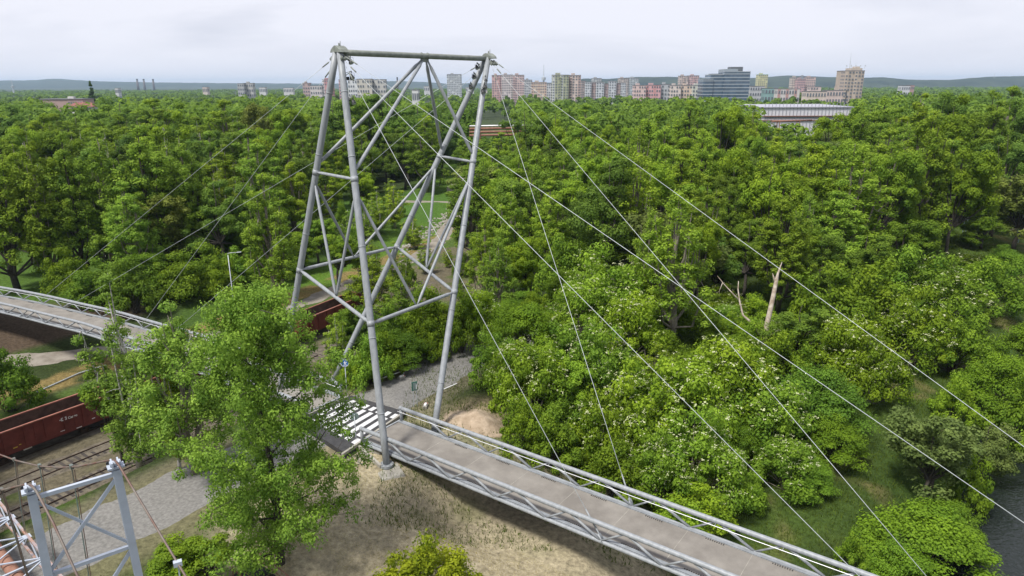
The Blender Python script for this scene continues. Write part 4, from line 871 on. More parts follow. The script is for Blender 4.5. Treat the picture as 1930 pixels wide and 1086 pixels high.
block(1186, 1204, 147.5, 1450, 12, (.40, .46, .50), 'blue-grey high-rise with the wooded hill to its right')
block(1195, 1218, 161.5, 950, 6, (.72, .46, .42), 'pale pink low block at the left of the pink row')
block(1218.5, 1246, 161, 955, 6, (.70, .28, .30), 'strong pink low block with a red stair tower', col2=(.6, .16, .15))
block(1246.5, 1264, 159.5, 960, 6, (.36, .39, .43), 'grey low block between the pink and cream rows')
block(1264.5, 1284, 161.5, 952, 6, (.74, .60, .52), 'cream low block right of the grey one')
block(1284.5, 1305, 161.5, 956, 6, (.74, .52, .36), 'apricot low block below the pink twin towers')
block(1305.5, 1328, 161.5, 952, 6, (.66, .68, .56), 'pale greenish low block beside the glass office')
block(1281, 1298, 143.5, 1350, 13, (.58, .42, .36), 'beige left tower of the pink twin high-rises', balc=.5)
block(1299, 1318, 143, 1352, 13, (.62, .34, .34), 'pink right tower of the pink twin high-rises', balc=.5)
block(1429.5, 1448, 141, 1300, 13, (.60, .58, .22), 'yellow high-rise with a green top storey', roof=wallm((.08, .34, .24)))
block(1493, 1509, 146.5, 1400, 10, (.58, .46, .38), 'beige left part of the distant pink cluster')
block(1503, 1519, 149.5, 1390, 9, (.52, .24, .25), 'dark pink front part of the distant pink cluster')
block(1510, 1522, 144.5, 1450, 11, (.28, .34, .44), 'blue-grey rear part of the distant pink cluster')
block(1520, 1538, 146, 1400, 10, (.64, .40, .35), 'salmon right part of the distant pink cluster')
block(1442, 1466, 167, 900, 3, (.06, .28, .27), 'low teal green hall in front of the yellow high-rise', name='hall', cat='hall', pent=False)
block(1414, 1442, 163, 950, 4, (.44, .45, .48), 'low grey building right of the glass office', name='low_building', cat='building', pent=False)
block(1466.5, 1508, 168, 880, 3, (.60, .55, .52), 'long low building with a red middle section and white trim', name='low_building', cat='building', pent=False, col2=(.42, .13, .10))
block(1520, 1558, 173, 800, 3, (.62, .48, .38), 'long beige low building in front of the antenna tower, left half', name='low_building', cat='building', pent=False)
block(1558.5, 1597, 171, 820, 3, (.58, .42, .36), 'long beige low building in front of the antenna tower, right half', name='low_building', cat='building', pent=False)
block(1528, 1548, 164, 1050, 5, (.60, .42, .38), 'small pink block behind the long beige low building', pent=False)
block(1580, 1593, 163, 1050, 5, (.60, .40, .36), 'small pink block touching the left side of the antenna tower', pent=False)
block(1700, 1716, 162, 1200, 3, (.58, .60, .62), 'small white building on the hillside at right', name='low_building', cat='building', pent=False)
block(1716.5, 1724, 161, 1200, 3, (.36, .13, .10), 'small red brick building on the hillside at right', name='low_building', cat='building', pent=False)
block(607, 626, 150.5, 1200, 8, (.55, .13, .13), 'red and white high-rise at the left side of the left pylon legs', col2=(.66, .6, .6))
block(638, 650, 150.5, 1200, 8, (.60, .26, .27), 'pink high-rise glimpsed between the two left pylon legs')
block(570, 583, 157, 1250, 6, (.42, .24, .22), 'small brown-red block at the left of the distant left town')
block(584, 606, 162, 1150, 4, (.64, .56, .54), 'long pale pink low block left of the red high-rise', pent=False)
block(655, 672, 151, 1100, 6, (.68, .69, .70), 'white block just right of the left pylon legs', pent=False)
block(672.5, 700, 149.5, 1000, 6, (.52, .47, .38), 'beige flat-roofed block behind the dark trees at the pylon', pent=False)
block(700.5, 726, 150.5, 1010, 6, (.48, .46, .42), 'grey-beige flat-roofed block right of the thin mast', pent=False)
block(776, 788, 170, 700, 2, (.66, .66, .66), 'small white shed seen under the cross beam', name='shed', cat='shed', pent=False)
block(447, 459, 158, 1300, 5, (.34, .35, .36), 'dark grey industrial block left of centre on the skyline', name='industrial_building', cat='building', pent=False)
block(459.5, 476, 157.2, 1310, 4, (.44, .43, .40), 'pale grey industrial block right of the dark one', name='industrial_building', cat='building')
words_ = ['first', 'second', 'third', 'fourth', 'fifth', 'sixth', 'seventh']; sc_ = [(216, 222, 166.5, (.6, .6, .6)), (381, 390, 164.5, (.62, .5, .44)), (488, 500, 165, (.6, .6, .6)), (534, 552, 166, (.62, .6, .6)), (799, 812, 163, (.55, .56, .58)), (878, 893, 165, (.5, .5, .52)), (906, 918, 163, (.6, .5, .45))]
for i, (u0, u1, v, c) in enumerate(sc_): block(u0, u1, v, 1500+40*i, 2, c, f'small distant low building, {words_[i]} from the left of the scattered ones on the skyline', name='low_building', cat='building', pent=False)
# glass office, stepped
def glass_office():
    D = 900; g_ = mat('curtain_glass', (.07, .11, .16), .15, spec=.7, var=.25, vscale=.2); gl = mat('pale_spandrel', (.36, .40, .43), .5); dk = mat('plant_grey', (.10, .11, .12), .7)
    a = bfar(1327, 178, D); r = empty('glass_office', (bfar(1370, 150, D)[0], D+15, -4), 'stepped blue glass office building with pale bands, tallest on the skyline right of centre', 'office building')
    for (u0, u1, v, dz) in ((1327, 1345, 150, 0), (1341, 1367, 141.5, 2), (1366, 1414, 136, -3), (1367, 1392, 131.5, 1)):
        p, q = bfar(u0, v, D), bfar(u1, v, D); zt = p[2]; mb = MB(); mb.box(((p[0]+q[0])/2, D+15+dz, (zt-4)/2), (q[0]-p[0], 26, zt+4)); mb.build('glass_wall', g_, r)
        z = -2
        while z < zt:
            mb = MB(); mb.box(((p[0]+q[0])/2, D+15+dz, z), (q[0]-p[0]+.5, 26.5, .9)); mb.build('floor_band', gl, r); z += 4.1
        mb = MB(); mb.box(((p[0]+q[0])/2, D+15+dz, zt+.4), (q[0]-p[0]+.6, 26.6, .8)); mb.build('roof', gl, r)
    for u0, u1, v, zb_ in ((1381, 1404, 126, 131), (1344, 1366, 139, 141.5)):
        p, q, s = bfar(u0, v, D), bfar(u1, v, D), bfar(u0, zb_+6, D); mb = MB(); mb.box(((p[0]+q[0])/2, D+14, (p[2]+s[2])/2), (q[0]-p[0], 14, p[2]-s[2])); mb.build('plant_room', dk, r)
glass_office()
def antenna_tower():
    D = 820; r0 = block(1594, 1630, 134, D, 12, (.36, .25, .16), 'brown tower block with cut corners and a tall mast on its roof', name='tower_block', cat='tower block', depth=22, pent=False, col2=(.46, .33, .22))
    p, q = bfar(1597, 134, D), bfar(1629, 128.5, D); tan = wallm((.40, .30, .20)); mb = MB(); mb.box(((p[0]+q[0])/2+3, D+11, p[2]+1.6), (q[0]-p[0]-6, 14, 3.2)); mb.box((q[0]-4, D+11, p[2]+3.2), (5, 8, 3.4)); mb.build('roof_storey', tan, r0)
    mb = MB(); m0 = bfar(1612, 131, D); m1 = bfar(1613.5, 98, D)
    for s in (-1, 1): mb.tube(m0+[1.2*s, 11, 0], [m1[0]+.2*s, D+11, m0[2]+(m1[2]-m0[2])*.5], .25, .15, 6)
    mb.tube([m1[0], D+11, m0[2]], [m1[0], D+11, m1[2]], .35, .1, 6); mb.build('mast', M['lamp_grey'], r0)
    for k in range(5): mb = MB(); x = m0[0]-8+k*5.3; mb.tube([x, D+6, m0[2]], [x, D+6, m0[2]+4+(k % 3)*1.5], .15, .1, 5); mb.box((x+.5, D+6, m0[2]+4), (1, .4, 1.4)); mb.build('antenna', M['lamp_grey'], r0)
antenna_tower()
def mast(u, v, D, label, r_=1.2):
    t = bfar(u, v, D); r = empty('television_mast', (t[0], D, -4), label, 'mast'); k = lambda z, R_: None
    mb = MB(); H = t[2]+4; mb.path([(t[0], D, -4), (t[0], D, -4+H*.62), (t[0], D, -4+H*.63), (t[0], D, t[2])], [r_*1.5, r_, r_*.5, r_*.25], 8); mb.build('shaft', M['lamp_grey'], r)
    mb = MB(); mb.tube((t[0], D, -4+H*.52), (t[0], D, -4+H*.60), r_*2.6, r_*2.8, 12); mb.build('platform', M['lamp_grey'], r)
mast(1025, 122, 1900, 'slim grey television mast rising above the cream blocks', 2.0); mast(700, 142, 1005, 'thin mast behind the beige flat-roofed blocks', .35)
mast(1153, 148, 1300, 'thin roof mast behind the stepped white row', .3); mast(1875, 139, 5300, 'lookout tower on the wooded hill at far right', 3.5); mast(21, 149, 2200, 'faint pylon on the skyline at far left', 1.6)
for u, v, lab in ((258, 149, 'left of the three far chimneys on the left skyline'), (270.5, 149, 'middle of the three far chimneys on the left skyline'), (288, 149.3, 'right of the three far chimneys on the left skyline'), (748.5, 146, 'single brick chimney seen through the pylon below its cross beam')):
    D = 4200 if u < 700 else 1900; t = bfar(u, v, D); r = empty('chimney', (t[0], D, -4), lab, 'chimney', None); w_ = 7.5 if u < 700 else 2.6
    mb = MB(); mb.path([(t[0], D, -4), (t[0], D, t[2])], [w_, w_*.6], 12); mb.build('stack', mat('chimney_grey', (.16, .14, .14), .9, var=.2, vscale=.05), r, True)
    mb = MB(); mb.tube((t[0], D, t[2]-8), (t[0], D, t[2]+.5), w_*.66, w_*.66, 12); mb.build('rim', M['black'], r)
# red roofed building at the left
def red_house():
    D = 600; brick = wallm((.30, .12, .08)); red = mat('red_roof', (.22, .07, .06), .7, var=.15, vscale=.4); wh = wallm((.62, .58, .56))
    a, b_, c_, d_ = [bfar(u, 186, D) for u in (75, 128, 158, 188)]
    r = empty('red_roofed_building', (b_[0], D+8, -4), 'brick building with flat grey roof and a bright red hipped wing on the left', 'building')
    def bx(p, q, v, name, m_, dep=16, zlo=-4, dy=0): t = bfar(100, v, D)[2]; mb = MB(); mb.box(((p[0]+q[0])/2, D+dep/2+dy, (t+zlo)/2), (q[0]-p[0], dep, t-zlo)); mb.build(name, m_, r); return t
    t = bx(a, b_, 188, 'wall', brick); mb = MB(); mb.box(((a[0]+b_[0])/2, D+8, t+.4), (b_[0]-a[0]+1, 17, .8)); mb.build('roof', M['roofd'], r)
    t = bx(b_, c_, 187.5, 'wall', brick, dy=-2); mb = MB(); mb.box(((c_[0]+b_[0])/2, D+6, t+.3), (c_[0]-b_[0]+1, 17, .6)); mb.build('roof', M['roofd'], r)
    e0, e1 = bfar(146, 200, D), bfar(188, 200, D); t = bfar(150, 200.5, D)[2]
    mb = MB(); mb.box(((e0[0]+e1[0])/2, D-6, (t-4)/2), (e1[0]-e0[0]-2, 9, t+4)); mb.build('wing_wall', wh, r)
    tt = bfar(150, 193, D)[2]; x0, x1 = e0[0]-1, e1[0]+1; mb = MB(); mb.add([(x0, D-11.5, t), (x1, D-11.5, t), (x1, D-1, t), (x0, D-1, t), (x0+3, D-6, tt), (x1-4, D-6, tt)], [(0, 1, 5, 4), (1, 2, 5), (2, 3, 4, 5), (3, 0, 4), (3, 2, 1, 0)]); mb.build('hipped_roof', red, r)
    for k in range(7): mb = MB(); mb.box((e0[0]+2+k*(e1[0]-e0[0]-4)/6, D-10.6, t-1.6), (1.4, .2, 1.3)); mb.build('window', M['pane'], r)
    for k in range(6): mb = MB(); mb.box((b_[0]+1.5+k*2, D-2.1, t+3), (1.1, .2, 1.6)); mb.build('window', M['pane'], r)
    mb = MB(); mb.box((b_[0]+2, D+2, bfar(100, 185, D)[2]), (5, 3, 2.5)); mb.build('vent_housing', wh, r)
red_house()
# white industrial hall
def white_hall():
    D = 335; whm = mat('corrugated_white', (.58, .57, .61), .6, col2=(.70, .69, .73), vscale=1.2, streak=(3, 1, .05)); rf = mat('hall_roof', (.34, .34, .39), .6, var=.12, vscale=.6)
    p, q = bfar(1434, 203.5, D), bfar(1605, 203.5, D); z2 = bfar(1434, 196.5, D+38)[2]
    r = empty('industrial_hall', ((p[0]+q[0])/2, D+20, -4), 'long white corrugated industrial hall behind the tree tops at right', 'industrial hall')
    mb = MB(); mb.box(((p[0]+q[0])/2, D+20, (p[2]-4)/2), (q[0]-p[0], 40, p[2]+4)); mb.build('wall', whm, r)
    mb = MB(); mb.add([(p[0]-1, D-.5, p[2]), (q[0]+1, D-.5, p[2]), (q[0]+1, D+38, z2-.5), (p[0]-1, D+38, z2-.5), (p[0]-1, D-.5, p[2]+.4), (q[0]+1, D-.5, p[2]+.4), (q[0]+1, D+38, z2), (p[0]-1, D+38, z2)], [(4, 5, 6, 7), (0, 1, 5, 4), (1, 2, 6, 5), (2, 3, 7, 6), (3, 0, 4, 7)]); mb.build('roof', rf, r)
    for k in range(24): x = p[0]+2+k*(q[0]-p[0]-4)/23; mb = MB(); mb.box((x, D-.12, p[2]/2), (.22, .2, p[2]+4)); mb.build('wall_rib', rf, r)
    for z in (bfar(1500, 219, D)[2], bfar(1500, 227, D)[2]): mb = MB(); mb.box(((p[0]+q[0])/2, D-.3, z), (q[0]-p[0], .3, .35)); mb.build('girt', M['pipe'], r)
    mb = MB(); zw = bfar(1500, 221, D)[2]
    for k in range(30): mb.box((p[0]+3+k*(q[0]-p[0]-6)/29, D-.15, zw), (1.5, .2, 1.0))
    mb.build('window_row', M['pane'], r)
white_hall()
def pipe_rack(u0, u1, v, D, label, n=3, silver=True):
    a, b_ = bfar(u0, v, D), bfar(u1, v-2, D+6); r = empty('pipe_rack', ((a[0]+b_[0])/2, D, -4), label, 'pipe rack')
    for k in range(n): mb = MB(); o_ = np.array([0, -k*.9, -1.15*k]); mb.tube(a+o_, b_+o_, .42, .42, 12); mb.build('pipe', M['pipe'], r, True)
    if silver: mb = MB(); mb.tube(a+[0, .4, 1.0], b_+[1, .4, 1.0], .24, .24, 12); mb.build('insulated_pipe', M['wire'], r, True)
    nn = max(2, int((b_[0]-a[0])/9))
    for k in range(nn):
        c = a+(b_-a)*(k+.3)/nn; mb = MB(); mb.bar([c[0], c[1]-2.2, -4], [c[0], c[1]-2.2, c[2]], .3, .3); mb.bar([c[0], c[1]+1, -4], [c[0], c[1]+1, c[2]], .3, .3); mb.bar([c[0], c[1]-2.3, c[2]-3.2], [c[0], c[1]+1.2, c[2]-3.2], .3, .3); mb.build('support', M['pipe'], r)
pipe_rack(885, 1015, 243, 262, 'rack of three rusty pipes under one silver pipe, right of the pylon')
pipe_rack(1148, 1172, 231, 300, 'short visible piece of rusty pipe rack among the trees right of centre', 2, False)
pipe_rack(1455, 1530, 229, 318, 'rusty pipe crossing in front of the white hall', 1, False)
# small green hut by the far path
p = hit(915, 300); r = empty('green_hut', p, 'small green hut with a yellow roof edge beside the far path', 'hut')
mb = MB(); mb.box(p+[0, 0, 1.1], (3.6, 2.2, 2.2), .1); mb.build('wall', wallm((.02, .16, .12)), r); mb = MB(); mb.box(p+[0, 0, 2.3], (4, 2.6, .25), .1); mb.build('roof', M['yellow'], r); mb = MB(); mb.box(p+[.8, -1.12, 1.2], (.9, .06, 1.2), .1); mb.build('window', M['pane'], r)
mb = MB(); mb.box(p+[-.9, -1.12, 1.0], (.8, .06, 1.9), .1); mb.build('door', M['sign_back'], r)
# railway on the embankment at the right edge
e0, e1 = bd(1845, 409, 175), bd(1960, 440, 163); ez = e0[2]; e1 = e1.copy(); e1[2] = ez
dd = (e1-e0)[:2]; dd /= np.linalg.norm(dd); nnn = np.array([-dd[1], dd[0]]); mb = MB()
for s0, s1, z0, z1 in ((-8, 8, -6, ez-.6),):
    A_ = e0[:2]-dd*60; B_ = e1[:2]+dd*60
    vs = [(*(A_-nnn*7), -6), (*(B_-nnn*7), -6), (*(B_+nnn*7), -6), (*(A_+nnn*7), -6), (*(A_-nnn*3.6), ez-.4), (*(B_-nnn*3.6), ez-.4), (*(B_+nnn*3.6), ez-.4), (*(A_+nnn*3.6), ez-.4)]
    mb.add(vs, [(4, 5, 6, 7), (0, 1, 5, 4), (2, 3, 7, 6), (1, 2, 6, 5), (3, 0, 4, 7)])
o = mb.build('railway_embankment', M['dirt']); props(o, kind='structure')
r = empty('railway_track', (*e0[:2], ez), 'railway track on the embankment at the right edge', 'railway track')
for o_ in (-2.5, -1.06, 1.06, 2.5): mb = MB(); mb.bar([*(e0[:2]-dd*60+nnn*o_), ez-.25], [*(e1[:2]+dd*60+nnn*o_), ez-.25], .08, .3); mb.build('rail', M['rustrail'], r)
def cat_mast(u, vt, vb, D, label):
    b_ = bfar(u, vb, D); t = bfar(u, vt, D); r = empty('catenary_mast', (b_[0], b_[1], b_[2]-6), label, 'catenary mast')
    for s in (-.35, .35): mb = MB(); mb.bar([b_[0]+s, D, b_[2]-6], [b_[0]+s*.6, D, t[2]], .12, .12); mb.build('leg', M['sign_back'], r)
    mb = MB(); z = b_[2]-4
    while z < t[2]-1: mb.bar([b_[0]-.33, D, z], [b_[0]+.33, D, z+1], .05, .05); mb.bar([b_[0]+.33, D, z+1], [b_[0]-.33, D, z+2], .05, .05); z += 2
    mb.build('lattice', M['sign_back'], r)
    for dz in (0, -3.6): mb = MB(); mb.bar([b_[0]-1.5, D, t[2]+dz], [b_[0]+3.5, D, t[2]+dz+.05], .1, .1); mb.build('arm', M['sign_back'], r)
    mb = MB(); mb.bar([b_[0]+.3, D, t[2]-5.4], [b_[0]+3.4, D, t[2]-3.7], .08, .08); mb.build('stay', M['sign_back'], r)
cat_mast(1824, 343, 400, 150, 'grey lattice catenary mast left of the embankment track'); cat_mast(1922, 345, 430, 146, 'grey lattice catenary mast at the right edge of the photo')
# ---------------------------------------------------------------- vegetation
def leafmat(name, c1, c2, transl=0.42):
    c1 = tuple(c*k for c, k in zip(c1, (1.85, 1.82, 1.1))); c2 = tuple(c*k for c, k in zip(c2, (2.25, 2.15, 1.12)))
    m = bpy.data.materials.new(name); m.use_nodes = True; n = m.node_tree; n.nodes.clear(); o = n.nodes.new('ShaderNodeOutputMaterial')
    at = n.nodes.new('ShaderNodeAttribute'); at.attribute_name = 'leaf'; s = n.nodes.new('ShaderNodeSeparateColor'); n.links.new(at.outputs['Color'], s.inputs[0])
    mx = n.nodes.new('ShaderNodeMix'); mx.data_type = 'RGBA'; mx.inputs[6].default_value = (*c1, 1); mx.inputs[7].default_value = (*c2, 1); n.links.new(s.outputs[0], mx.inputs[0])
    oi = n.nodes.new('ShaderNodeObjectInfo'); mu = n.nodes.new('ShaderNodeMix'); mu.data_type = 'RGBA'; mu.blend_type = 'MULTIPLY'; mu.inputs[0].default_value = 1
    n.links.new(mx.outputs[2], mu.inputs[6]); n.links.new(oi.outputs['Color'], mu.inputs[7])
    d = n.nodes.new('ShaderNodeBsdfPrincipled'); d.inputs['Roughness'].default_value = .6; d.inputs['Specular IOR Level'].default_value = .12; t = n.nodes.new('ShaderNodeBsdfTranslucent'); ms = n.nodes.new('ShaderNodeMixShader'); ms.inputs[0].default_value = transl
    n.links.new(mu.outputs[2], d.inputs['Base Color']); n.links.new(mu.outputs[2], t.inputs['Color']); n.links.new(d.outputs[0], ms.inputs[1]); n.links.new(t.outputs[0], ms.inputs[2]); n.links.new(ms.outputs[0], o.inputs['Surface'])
    return m
LM = {'poplar': leafmat('poplar_leaves', (.060, .115, .020), (.150, .215, .040)),
      'green': leafmat('broad_leaves', (.050, .105, .018), (.125, .190, .028)),
      'dark': leafmat('dark_leaves', (.036, .075, .020), (.085, .135, .034)),
      'birch': leafmat('birch_leaves', (.060, .110, .020), (.155, .210, .045)),
      'silver': leafmat('silver_leaves', (.055, .080, .030), (.105, .135, .055)),
      'bright': leafmat('bright_leaves', (.045, .095, .016), (.095, .165, .026)),
      'yellow': leafmat('yellow_leaves', (.055, .095, .012), (.150, .185, .022)),
      'conifer': leafmat('needles', (.018, .045, .022), (.040, .075, .030)),
      'grass': leafmat('grass_blades', (.030, .052, .011), (.085, .115, .030)),
      'dry': leafmat('dry_blades', (.15, .135, .09), (.22, .19, .14))}
M['blossom'] = mat('cream_blossom', (.34, .38, .17), .8, col2=(.50, .50, .32), vscale=2)
def leaves_mesh(name, C, Nrm, size, tone, m, asp=.62, rng=None, extra=None):
    n = len(C); Nrm = Nrm/(np.linalg.norm(Nrm, axis=1)[:, None]+1e-9); a = rng.normal(size=(n, 3)); T = np.cross(Nrm, a); T /= np.linalg.norm(T, axis=1)[:, None]+1e-9; B = np.cross(Nrm, T)
    s = (size*(.65+.7*rng.random(n)))[:, None]; co = np.stack([C-T*s, C-B*s*asp+Nrm*s*.12, C+T*s, C+B*s*asp+Nrm*s*.12], 1).reshape(-1, 3)
    me = bpy.data.meshes.new(name); me.vertices.add(n*4); me.vertices.foreach_set('co', co.ravel().astype(np.float32)); me.loops.add(n*4); me.loops.foreach_set('vertex_index', np.arange(n*4, dtype=np.int32))
    me.polygons.add(n); me.polygons.foreach_set('loop_start', (np.arange(n)*4).astype(np.int32)); me.polygons.foreach_set('loop_total', np.full(n, 4, np.int32)); me.update(calc_edges=True)
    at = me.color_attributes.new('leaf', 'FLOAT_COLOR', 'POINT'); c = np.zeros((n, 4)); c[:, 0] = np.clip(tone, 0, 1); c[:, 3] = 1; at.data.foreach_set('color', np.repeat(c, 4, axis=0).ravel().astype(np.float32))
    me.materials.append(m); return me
def clump_leaves(cl, rad, nper, rng, flat=.8, up=.35):
    """leaves scattered through each clump: positions, facing, tone"""
    k = len(cl); n = nper*k; idx = np.repeat(np.arange(k), nper); v = rng.normal(size=(n, 3)); v /= np.linalg.norm(v, axis=1)[:, None]
    r = rng.random(n)**.45; P = cl[idx]+v*r[:, None]*rad[idx][:, None]*np.array([1, 1, flat]); N = v*1.0+rng.normal(size=(n, 3))*.42+[0, 0, up]
    ct = rng.random(k); tone = .12+.5*ct[idx]+.25*rng.random(n)+.2*v[:, 2]; return P, N, tone  # upper leaves of each clump paler, light from above put into the tone
def crown_skeleton(kind, H, Rm, rng):
    """clump centres + radii + limb polylines for a tree of height H (origin at ground)"""
    cl = []; rad = []; limbs = []
    if kind == 'poplar':
        nl = 17; base = .13*H
        for i in range(nl):
            a = i*2.4+rng.uniform(-.4, .4); tier = i/(nl-1); f = 0 if i == nl-1 else rng.uniform(.5, .8)*(1-.45*tier); zt_ = H if i == nl-1 else H*(.42+.5*tier+rng.uniform(-.06, .05)); hl = H*rng.uniform(.30, .44)/2; wl = Rm*rng.uniform(.24, .38)*(1-.15*tier)
            c0 = np.array([math.cos(a)*Rm*f, math.sin(a)*Rm*f, zt_-hl]); limbs.append(([np.array([0, 0, max(.1*H, c0[2]-H*.28)]), np.array([c0[0]*.7, c0[1]*.7, c0[2]-H*.12]), c0+[0, 0, hl*.8]], .009*H))
            for k in range(13):
                v = rng.normal(size=3); v /= np.linalg.norm(v); q = c0+v*rng.uniform(.45, .95)*[wl, wl, hl]*(1 if v[2] < .3 else [.85, .85, 1.0]); 
                if q[2] < base: continue
                cl.append(q); rad.append(rng.uniform(.42, .85)*(Rm/3.6)**.5)
                if rng.random() < .25: limbs.append(([c0, (c0+q)/2, q], .045))
    elif kind == 'birch':
        nl = 9 if kind == 'poplar' else 8; base = .16*H
        for i in range(nl):
            a = i*2.4+rng.uniform(-.4, .4); f = 0 if i == 0 else rng.uniform(.35, .95); hx = H*(1.0 if i == 0 else rng.uniform(.66, .97)*(1-.22*f)); z0 = base+(hx-base)*rng.uniform(0, .25); rr = Rm*f*.72
            p0 = np.array([0, 0, z0*.7]); p1 = np.array([math.cos(a)*rr*.75, math.sin(a)*rr*.75, z0+(hx-z0)*.35]); p2 = np.array([math.cos(a)*rr, math.sin(a)*rr, hx])
            limbs.append(([p0, p1, p2], .018*H*.5)); nk = int(13 if kind == 'poplar' else 12)
            for k in range(nk):
                t = k/(nk-1); c = (p0*(1-t)**2+2*p1*t*(1-t)+p2*t*t) if k else p0*.4+p1*.6; w = Rm*.46*(1-t)**.5*(.55+.45*math.sin(math.pi*min(1, t+.25)))+.42
                for _ in range(2):
                    o = rng.normal(size=3); o /= np.linalg.norm(o); q = c+o*w*rng.uniform(.35, 1)*[1, 1, .7]
                    if q[2] < base*.7: continue
                    if kind == 'birch': q[2] -= rng.uniform(0, 1.0)
                    cl.append(q); rad.append(rng.uniform(.6, 1.15)*(Rm/3.4)**.5*(.7 if t > .85 else 1)*(.7 if kind == 'birch' else 1))
                    if rng.random() < .35: limbs.append(([c, (c+q)/2+[0, 0, .1], q], .05))
    elif kind in ('round', 'willow', 'dark'):
        nb_ = 70 if kind != 'willow' else 85; cz = H*.56; hz = H*.44
        lobes = [(rng.normal(size=3)*[.45, .45, .35]) for _ in range(7)]
        for i in range(nb_):
            lo = lobes[i % 7]; v = rng.normal(size=3); v /= np.linalg.norm(v); r = rng.uniform(.35, 1)**.5*.62; d = np.clip(lo, -.62, .62)+v*r*.75
            L_ = np.linalg.norm(d);  d = d/L_*min(L_, 1.0); q = np.array([d[0]*Rm, d[1]*Rm, cz+d[2]*hz]); 
            if q[2] < H*.12: continue
            cl.append(q); rad.append(rng.uniform(.55, 1.15)*(Rm/4)**.6); 
            if rng.random() < .5: limbs.append(([np.array([0, 0, H*.3]), np.array([q[0]*.5, q[1]*.5, H*.3+(q[2]-H*.3)*.45]), q], .06+.01*H*rng.random()))
    elif kind == 'layered':
        for i in range(int(36+Rm*10)):
            a = rng.uniform(0, 6.28); f = math.sqrt(rng.random()); z = H*(.25+.72*(1-f**2.2)*rng.uniform(.55, 1)); q = np.array([math.cos(a)*f*Rm, math.sin(a)*f*Rm, z]); cl.append(q); rad.append(rng.uniform(.7, 1.25)); 
            if rng.random() < .4: limbs.append(([np.array([0, 0, .1]), q*[.4, .4, .6], q], .05))
    elif kind == 'bush':
        for i in range(int(30+Rm*14)):
            a = rng.uniform(0, 6.28); f = math.sqrt(rng.random()); z = H*(.12+.8*math.sqrt(max(0, 1-f*f))*rng.uniform(.45, 1.05)); q = np.array([math.cos(a)*f*Rm*rng.uniform(.85, 1.1), math.sin(a)*f*Rm, z]); cl.append(q*[1, 1, 1+.25*(rng.random() < .2)]); rad.append(rng.uniform(.3, .85)*(Rm/2.2)**.5)
            if rng.random() < .4: limbs.append(([np.array([rng.uniform(-.3, .3), rng.uniform(-.3, .3), 0]), q*[.5, .5, .6], q], .035))
    elif kind == 'open':
        nb_ = 34
        for i in range(nb_):
            t = i/(nb_-1); z0 = H*(.03+.88*t); a = i*2.4+rng.uniform(-.5, .5); ln = Rm*(math.sin(math.pi*min(1, .32+.62*t))**.8)*rng.uniform(.62, 1.05)*(1-.25*t); rise = H*.07+ln*rng.uniform(.25, .75)*(.5+t)
            p0 = np.array([0, 0, z0]); p2 = np.array([math.cos(a)*ln, math.sin(a)*ln, min(H, z0+rise)]); p1 = (p0+p2)/2+[0, 0, -.1*ln*rng.random()]; limbs.append(([p0, p1, p2], .085*(1-.6*t)))
            for k in range(7):
                f = .16+.84*k/6; c = p0*(1-f)**2+2*p1*f*(1-f)+p2*f*f; n_ = 2 if k < 3 else 4
                for _ in range(n_):
                    q = c+rng.normal(size=3)*[.62, .62, .42]; cl.append(q); rad.append(rng.uniform(.42, .85))
                    if rng.random() < .5: limbs.append(([c, (c+q)/2, q], .025))
    elif kind == 'conifer':
        for i in range(90):
            t = rng.random(); w = Rm*(1-t)**.8; a = rng.uniform(0, 6.28); f = math.sqrt(rng.random()); cl.append(np.array([math.cos(a)*w*f, math.sin(a)*w*f, H*(.06+.93*t)])); rad.append(.35+.5*(1-t))
    return np.array(cl), np.array(rad), limbs
PROTO = {}; STORE = []
def make_proto(key, kind, leaf, H, Rm, nleaf, size, seed, bark='bark', flowers=0, flat=.8, thin=1.0):
    rng = np.random.default_rng(seed); cl, rad, limbs = crown_skeleton(kind, H, Rm, rng); nper = max(6, int(nleaf/len(cl)))
    P, N, tone = clump_leaves(cl, rad, nper, rng, flat if kind != 'layered' else .34, .35 if kind != 'layered' else 1.3)
    keep = P[:, 2] > .05; keep &= rng.random(len(P)) < thin; P, N, tone = P[keep], N[keep], tone[keep]
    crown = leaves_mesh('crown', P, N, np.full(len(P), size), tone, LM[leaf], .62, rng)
    mb = MB(); tr = .0135*H+.05
    if kind not in ('bush', 'layered'):
        w = [np.array([.25*math.sin(seed+i*1.3)*min(1, i), .25*math.cos(seed*2+i)*min(1, i), H*.9*i/7]) for i in range(8)]; w[0] = np.array([0, 0, -.5]); mb.path(w, [tr*1.25, tr, tr*.85, tr*.7, tr*.5, tr*.36, tr*.22, tr*.08], 8)
    for pts, r0 in limbs: mb.path(pts, [r0, r0*.6, r0*.15], 5, False)
    me_t = None
    if mb.v:
        o = mb.build('trunk', M[bark], None, True); me_t = o.data; bpy.data.objects.remove(o)
    fl = None
    if flowers:
        top = cl[cl[:, 2] > H*.35]; k = top[rng.integers(0, len(top), flowers)]; v = rng.normal(size=(flowers, 3)); v[:, 2] = abs(v[:, 2])+.3; v /= np.linalg.norm(v, axis=1)[:, None]; c = k+v*(.75+.25*rng.random((flowers, 1)))*.78
        n5 = 5; cc = np.repeat(c, n5, axis=0)+rng.normal(size=(flowers*n5, 3))*[.06, .06, .025]; NN = np.repeat(v, n5, axis=0)*.4+[0, 0, .9]+rng.normal(size=(flowers*n5, 3))*.25
        fl = leaves_mesh('blossom', cc, NN, np.full(len(cc), .042), np.ones(len(cc)), M['blossom'], .9, rng)
    PROTO[key] = (crown, me_t, fl, H, Rm); return PROTO[key]
for i in range(4): make_proto(f'poplar{i}', 'poplar', 'poplar', 20, 4.2, 30000, .125, 11+i, 'bark_pale' if i % 2 else 'bark')
